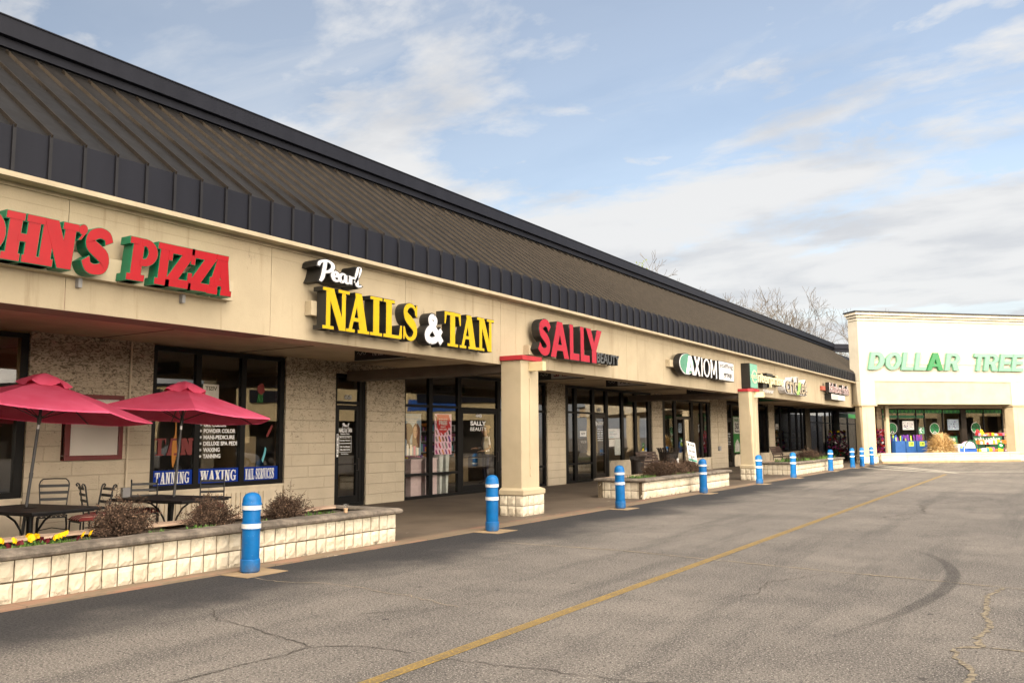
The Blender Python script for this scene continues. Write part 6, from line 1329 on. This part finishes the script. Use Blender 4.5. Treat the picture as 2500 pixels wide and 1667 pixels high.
for k, (s, l, cs) in enumerate(((-.60, 'blue dump bin of purple and blue pool noodles, nearest the post', ('g_blue', 'g_pur', 'g_lime')), (.16, 'middle blue dump bin with yellow price card', ('g_pur', 'g_pur', 'g_lime')), (.93, 'blue dump bin half hidden by the straw grass', ('g_pur', 'g_mag', 'g_pur')))):
    p = DF(s, 0, -2.3); t = thing('dump_bin', l, 'display bin', (p.x, p.y, .02), RAD(45), 'blue dump bins on the porch'); bpy.context.view_layer.update(); rr = random.Random(k)
    b = MB()
    for a, c in (((-.35, -.35), (.35, -.32)), ((-.35, .32), (.35, .35)), ((-.35, -.319), (-.32, .319)), ((.32, -.319), (.35, .319))): b.box((a[0], a[1], 0), (c[0], c[1], 1.27), 'g_dkblue')
    b.box((-.319, -.319, .3), (.319, .319, .32), 'g_dkblue'); part('bin', b, t, local=True)
    for i in range(14):
        b = MB(); col = rr.choice(cs); x, y = rr.uniform(-.27, .27), rr.uniform(-.27, .27); e = (x+rr.uniform(-.16, .1), y+rr.uniform(-.05, .05), rr.uniform(1.42, 1.66)); b.tube([(0, 0, 0), (e[0]-x, e[1]-y, e[2]-.33)], .035, col, 8)
        q = t.matrix_basis @ Vector((x, y, .33)); cn = {'g_blue': 'blue', 'g_pur': 'purple', 'g_lime': 'lime green', 'g_mag': 'magenta'}[col]
        o = bpy.data.objects.new('pool_noodle', b.mesh('pool_noodle')); link(o); o.location = q; o.rotation_euler = (0, 0, RAD(45)); setp(o, cn+' pool noodle standing in the '+('bin nearest the porch post', 'middle blue dump bin', 'bin beside the straw grass')[k], 'pool noodle', 'pool noodles in the blue bins')
    if k: b = MB(); b.box((-.17, -.362, .95), (.17, -.352, 1.22), 'g_lime'); font_mesh(b, '1.25', Fr((0, -.363, 1.0), (1, 0, 0), (0, 0, 1), (0, -1, 0)), -.12, .03, .24, .13, 0, .004, 's_black', .03); part('price_card', b, t, local=True)
# straw grass
t = thing('ornamental_grass', 'big round clump of dry straw grass in the low planter', 'grass clump', DF(1.42, .5, -.85)); rr = random.Random(9); b = MB()
for i in range(4200):
    a = rr.uniform(0, 2*pi); el = rr.uniform(-.15, 1.5); R = rr.uniform(.78, 1.12); d = Vector((cos(a)*cos(el)*1.02, sin(a)*cos(el)*.74, max(.02, sin(el)*1.16+.08)))*R
    s = d*rr.uniform(.35, .72)+Vector((0, 0, .1)); e = d+Vector((rr.uniform(-.2, .2), rr.uniform(-.2, .2), -.14*rr.random())); w = Vector((-sin(a), cos(a), rr.uniform(-.5, .5)))*rr.uniform(.007, .016); m = s.lerp(e, .6)+Vector((0, 0, .06))
    b.add([s-w, s+w, m+w, m-w, e], [(0, 1, 2, 3), (3, 2, 4)], rr.choice(['straw', 'straw', 'strawdk', 'strawlt']))
part('blades', b, t, local=True); t.rotation_euler = (0, 0, RAD(45))
b = MB(); b.blob((0, 0, .45), (.6, .4, .48), 'strawdk', 2, 14, 8, .1); part('core', b, t, local=True)
# rack of goods
p = DF(5.95, 0, -2.0); t = thing('goods_rack', 'open rack of bright packets beside the right pillar', 'shelf', (p.x, p.y, .02), RAD(45)); b = MB()
for x in (-1.1, 1.1):
    for y in (-.2, .2): b.tube([(x, y, 0), (x, y, 1.75)], .02, 'g_black', 6)
for z in (.1, .55, 1.0, 1.52): b.box((-1.1, -.22, z), (1.1, .22, z+.03), 'g_black')
part('rack', b, t, local=True); rr = random.Random(5); bpy.context.view_layer.update()
names = dict(g_red='red', g_yel='yellow', g_white='white', g_pink='pink', g_teal='teal', g_lime='lime', g_orange='orange', g_blue='blue', p_pink='pale pink')
for lv, z in (('bottom', .131), ('second', .581), ('third', 1.031), ('top', 1.551)):
    x = -1.05
    while x < .92:
        w = rr.uniform(.08, .2); h = rr.uniform(.10, .30)*(.7 if z > 1.5 else 1); m = rr.choice(['g_white', 'p_pink', 'g_white', 'g_teal', 'g_pink', 'g_orange', 'g_red', 'g_yel', 'p_pink']); b = MB(); d = rr.uniform(0, .05)
        b.prism([(0, 0), (w, 0), (w*.96, h*.8), (w*.7, h), (w*.3, h*.97), (w*.04, h*.8)], Fr((0, -.20-d, 0), (1, 0, 0), (0, 0, 1), (0, 1, 0)), 0, .3, m); q = t.matrix_basis @ Vector((x, 0, z))
        o = bpy.data.objects.new('packet', b.mesh('packet')); link(o); o.location = q; o.rotation_euler = (0, 0, RAD(45)); setp(o, names[m]+' packet on the '+lv+' shelf of the porch goods rack', 'packet', 'packets on the porch goods rack'); x += w+.015
for dx, m, l in ((-1.0, 'g_red', 'red watering toy on top of the goods rack'), (-.72, 'g_yel', 'yellow watering toy on top of the goods rack')):
    q = t.matrix_basis @ Vector((dx, -.1, 1.0)); tt_ = thing('toy', l, 'toy', (q.x, q.y, 1.60), RAD(45)); b = MB(); b.box((-.11, -.08, 0), (.11, .08, .2), m); b.blob((0, 0, .27), (.10, .08, .1), m, 2, 10, 6, .1); part('body', b, tt_, local=True, bevel=.02)
    b = MB(); b.tube([(.1, 0, .05), (.2, 0, .12), (.1, 0, .22)], .02, m, 6); part('handle', b, tt_, local=True)
p = DF(4.25, 0, -2.0); t = thing('pet_dome', 'blue and pink dome bundle between the straw grass and goods rack', 'toy tent', (p.x, p.y, .02), RAD(45)); b = MB(); b.box((-.44, -.25, .45), (.44, .25, .78), 'g_blue'); b.box((-.44, -.25, 0), (.44, .25, .449), 'card'); part('box', b, t, local=True, bevel=.02)
b = MB(); b.lathe([(.42, .781), (.41, .95), (.33, 1.1), (.18, 1.2), (0, 1.23)], 'p_pink', 20); part('dome', b, t, local=True); b = MB(); b.tube([(.45*cos(pi*i/10), -.27, .79+.47*sin(pi*i/10)) for i in range(11)], .03, 'g_dkgreen', 6); part('hoop', b, t, local=True)
p = DF(3.55, 0, -1.9); t = thing('goods_box', 'white box stack just right of the straw grass', 'box', (p.x, p.y, .02), RAD(45)); b = MB(); b.box((-.25, -.2, 0), (.2, .2, 1.05), 'g_white'); part('carton', b, t, local=True, bevel=.01); b = MB(); b.box((-.15, -.212, .55), (.15, -.201, .95), 'g_blue'); b.box((-.1, -.22, .8), (.05, -.2125, .93), 'g_lime'); part('print', b, t, local=True)
p = DF(5.68, 0, -.95); t = thing('sandwich_board', 'green and yellow leaning board in front of the goods rack', 'sign board', (p.x, p.y, .52), RAD(45)); f = Fr((0, 0, 0), (1, 0, -.25), (.25, .12, .95), (0, -1, .1)); b = MB(); b.box((-.2, 0, -.012), (.18, .66, .012), 's_kelly', f); part('board', b, t, local=True); b = MB()
b.box((-.18, .04, .0125), (.16, .26, .016), 'g_yel', f); b.box((-.1, .42, .0125), (.08, .54, .016), 'vinyl', f); part('print', b, t, local=True)

# ------------------------------------------------------------------ bare trees beyond the roofs
def make_tree(seed, h, lean=0.0, clump=False, evergreen=False):
    rr = random.Random(seed); b = MB(); tr = MB(); lf = MB()
    tips = []
    def grow(p, d, L_, r, lvl, mb):
        n = 3; pts = [p]; q = p.copy(); dd = d.copy()
        for i in range(n):
            dd = (dd+Vector((rr.uniform(-1, 1), rr.uniform(-1, 1), rr.uniform(-.3, .7)))*.16).normalized(); q = q+dd*L_/n; pts.append(q.copy())
        mb.tube(pts, [max(.019, r*(1-.5*i/n)) for i in range(n+1)], 'bark', 5 if lvl < 2 else 3, cap=False)
        if lvl >= 7 or r < .004: tips.append(q); return
        k = rr.choice((2, 3, 3)) if lvl < 4 else rr.choice((2, 2, 3))
        for i in range(k):
            a = rr.uniform(0, 2*pi); sp = rr.uniform(.32, .88); o = dd.orthogonal().normalized(); o.rotate(Matrix.Rotation(a, 3, dd)); nd = (dd*cos(sp)+o*sin(sp)+Vector((0, 0, .12))).normalized()
            grow(pts[-1] if i < 2 else pts[-2], nd, L_*rr.uniform(.62, .82), r*.5*rr.uniform(.85, 1.15) if lvl else r*.42, lvl+1, b)
    grow(Vector((0, 0, 0)), Vector((lean, 0, 1)).normalized(), h*.36, h*.018, 0, tr)
    t = thing('bare_tree', 'x', 'tree', (0, 0, 0), 0, 'trees behind the shops'); part('trunk', tr, t, local=True); part('branches', b, t, local=True)
    if clump or evergreen:
        n = 3 if clump else 40
        for q in rr.sample(tips, min(n, len(tips))):
            for i in range(70 if clump else 26): c = q+Vector((rr.gauss(0, .4), rr.gauss(0, .4), rr.gauss(0, .35))); u = Vector((rr.uniform(-1, 1), rr.uniform(-1, 1), rr.uniform(-1, 1))).normalized()*.13; v = u.orthogonal().normalized()*.09; lf.quad([c-u, c+v, c+u, c-v], 'mistle')
        part('green_clumps', lf, t, local=True)
    return t
def polar(az, d): return (d*sin(RAD(az)), d*cos(RAD(az)), 0)
tA = make_tree(11, 17, clump=True); tB = make_tree(23, 17); tC = make_tree(31, 17, evergreen=True)
for i, (src, az, d, s, rz, l) in enumerate(((tA, -17.6, 100, .95, .3, 'bare tree with green clumps, tallest above the middle of the roofline'), (tB, -15.6, 104, .92, 1.9, 'bare spreading tree right of the tallest clumped tree'), (tB, -14.4, 100, .82, 4.0, 'bare tree above the lower end of the roof'), (tB, -12.0, 96, .70, 5.2, 'bare bushy tree beside the white store corner'), (tA, -20.2, 108, 1.04, 2.6, 'bare twiggy tree with a nest-like tuft, left of the row of trees'),
    (tB, -13.0, 112, .76, 0.9, 'small bare tree just left of the store corner tree'), (tB, -18.9, 112, 1.0, 3.1, 'thin bare tree between the tuft tree and the clumped tree'), (tC, -22.4, 112, 1.22, 0.4, 'yellow green tree tips peeping over the roof ridge'), (tB, -16.6, 118, 1.0, 5.5, 'bare tree standing behind the two tallest trees'))):
    if not src.get('used'): src['used'] = 1; src.location = polar(az, d); src.rotation_euler = (0, 0, rz); src.scale = (s, s, s); src['label'] = l
    else: dup(src, polar(az, d), rz, l, scale=s)
for o in COL.objects:
    if 'used' in o: del o['used']
tC['category'] = 'tree'

# ------------------------------------------------------------------ the rest of the car park, seen only in the glass
def far_block(label, fr, L_, h, depth):
    t = thing('shop_block', label, 'shop building', fr.o); b = MB(); b.box((0, 3.4, -depth), (L_, h, 0), 'opp_wall', fr); b.box((0, 0, -depth), (L_, 3.399, -4), 'in_dark', fr)
    u = 0
    while u < L_: b.box((u, 0, -1.0), (u+.9, 3.399, -.01), 'opp_wall', fr); u += 8.0
    part('wall', b, t); b = MB(); b.box((-.3, h, -depth), (L_+.3, h+.25, .3), 'skirt', fr)
    for u in range(0, int(L_)-14, 16): b.box((u, h*.78, .002), (u+8, h-.3, .3), 'skirt', fr)
    part('roof_edge', b, t); u = 4
    for m in ('g_blue', 'g_red', 'g_yel', 'g_teal'):
        if u+7 < L_: b = MB(); b.box((u, 4.3, .002), (u+5, 5.4, .12), m, fr); part('sign_panel', b, t)
        u += 12
far_block('cream shop block across the car park seen in the window glass', Fr((18, 73, 0), (Q2, -Q2, 0), (0, 0, 1), (-Q2, -Q2, 0)), 62, 6.6, 12)
t = thing('shade_block', 'unseen tall block added behind the camera to shade the near car park', 'building', (0, -46, 0)); b = MB(); b.box((-90, -60, 0), (60, -46, 22.7), 'opp_wall'); part('wall', b, t)  # unseen block, added to cast shade on the near roof and ground
b = MB(); b.box((-90.5, -60.5, 22.7), (60.5, -45.6, 22.9), 'skirt'); part('roof', b, t)
for k in range(5): b = MB(); b.box((-86, -45.999, 2+4*k), (56, -45.95, 4+4*k), 'in_dark'); part('window_strip', b, t)
def make_car(label, x, y, rz, m):
    t = thing('parked_car', label, 'car', (x, y, 0), rz); F2 = Fr((0, 0, 0), (1, 0, 0), (0, 0, 1), (0, -1, 0)); b = MB()
    prof = [(-2.2, .35), (2.2, .35), (2.25, .62), (2.1, .82), (1.1, .95), (.45, 1.42), (-1.0, 1.45), (-1.75, 1.02), (-2.2, .95)]; b.prism(prof, F2, -.88, .88, m); part('body', b, t, local=True, bevel=.05)
    for w0, w1 in ((.881, .886), (-.886, -.881)): b = MB(); b.prism([(.98, .97), (.42, 1.36), (-.95, 1.38), (-1.55, 1.02)], F2, w0, w1, 'g_black'); part('window', b, t, local=True)
    for px in (-1.35, 1.35):
        for py in (-.8, .8):
            b = MB(); f3 = Fr((px, py, .33), (1, 0, 0), (0, 0, 1), (0, 1, 0)); b.prism([(.33*cos(2*pi*i/20), .33*sin(2*pi*i/20)) for i in range(20)], f3, -.1, .1, 'g_black'); b.prism([(.2*cos(2*pi*i/16), .2*sin(2*pi*i/16)) for i in range(16)], f3, -.105, .105, 'silver'); part('wheel', b, t, local=True)
make_car('dark parked car seen only in the salon window glass', 5.5, 27.5, RAD(100), 'car_dark'); make_car('white parked car seen only in the salon window glass', 8.5, 31.0, RAD(95), 'car_white'); make_car('dark parked car farther down the row of reflections', 12.0, 36.0, RAD(95), 'car_dark')
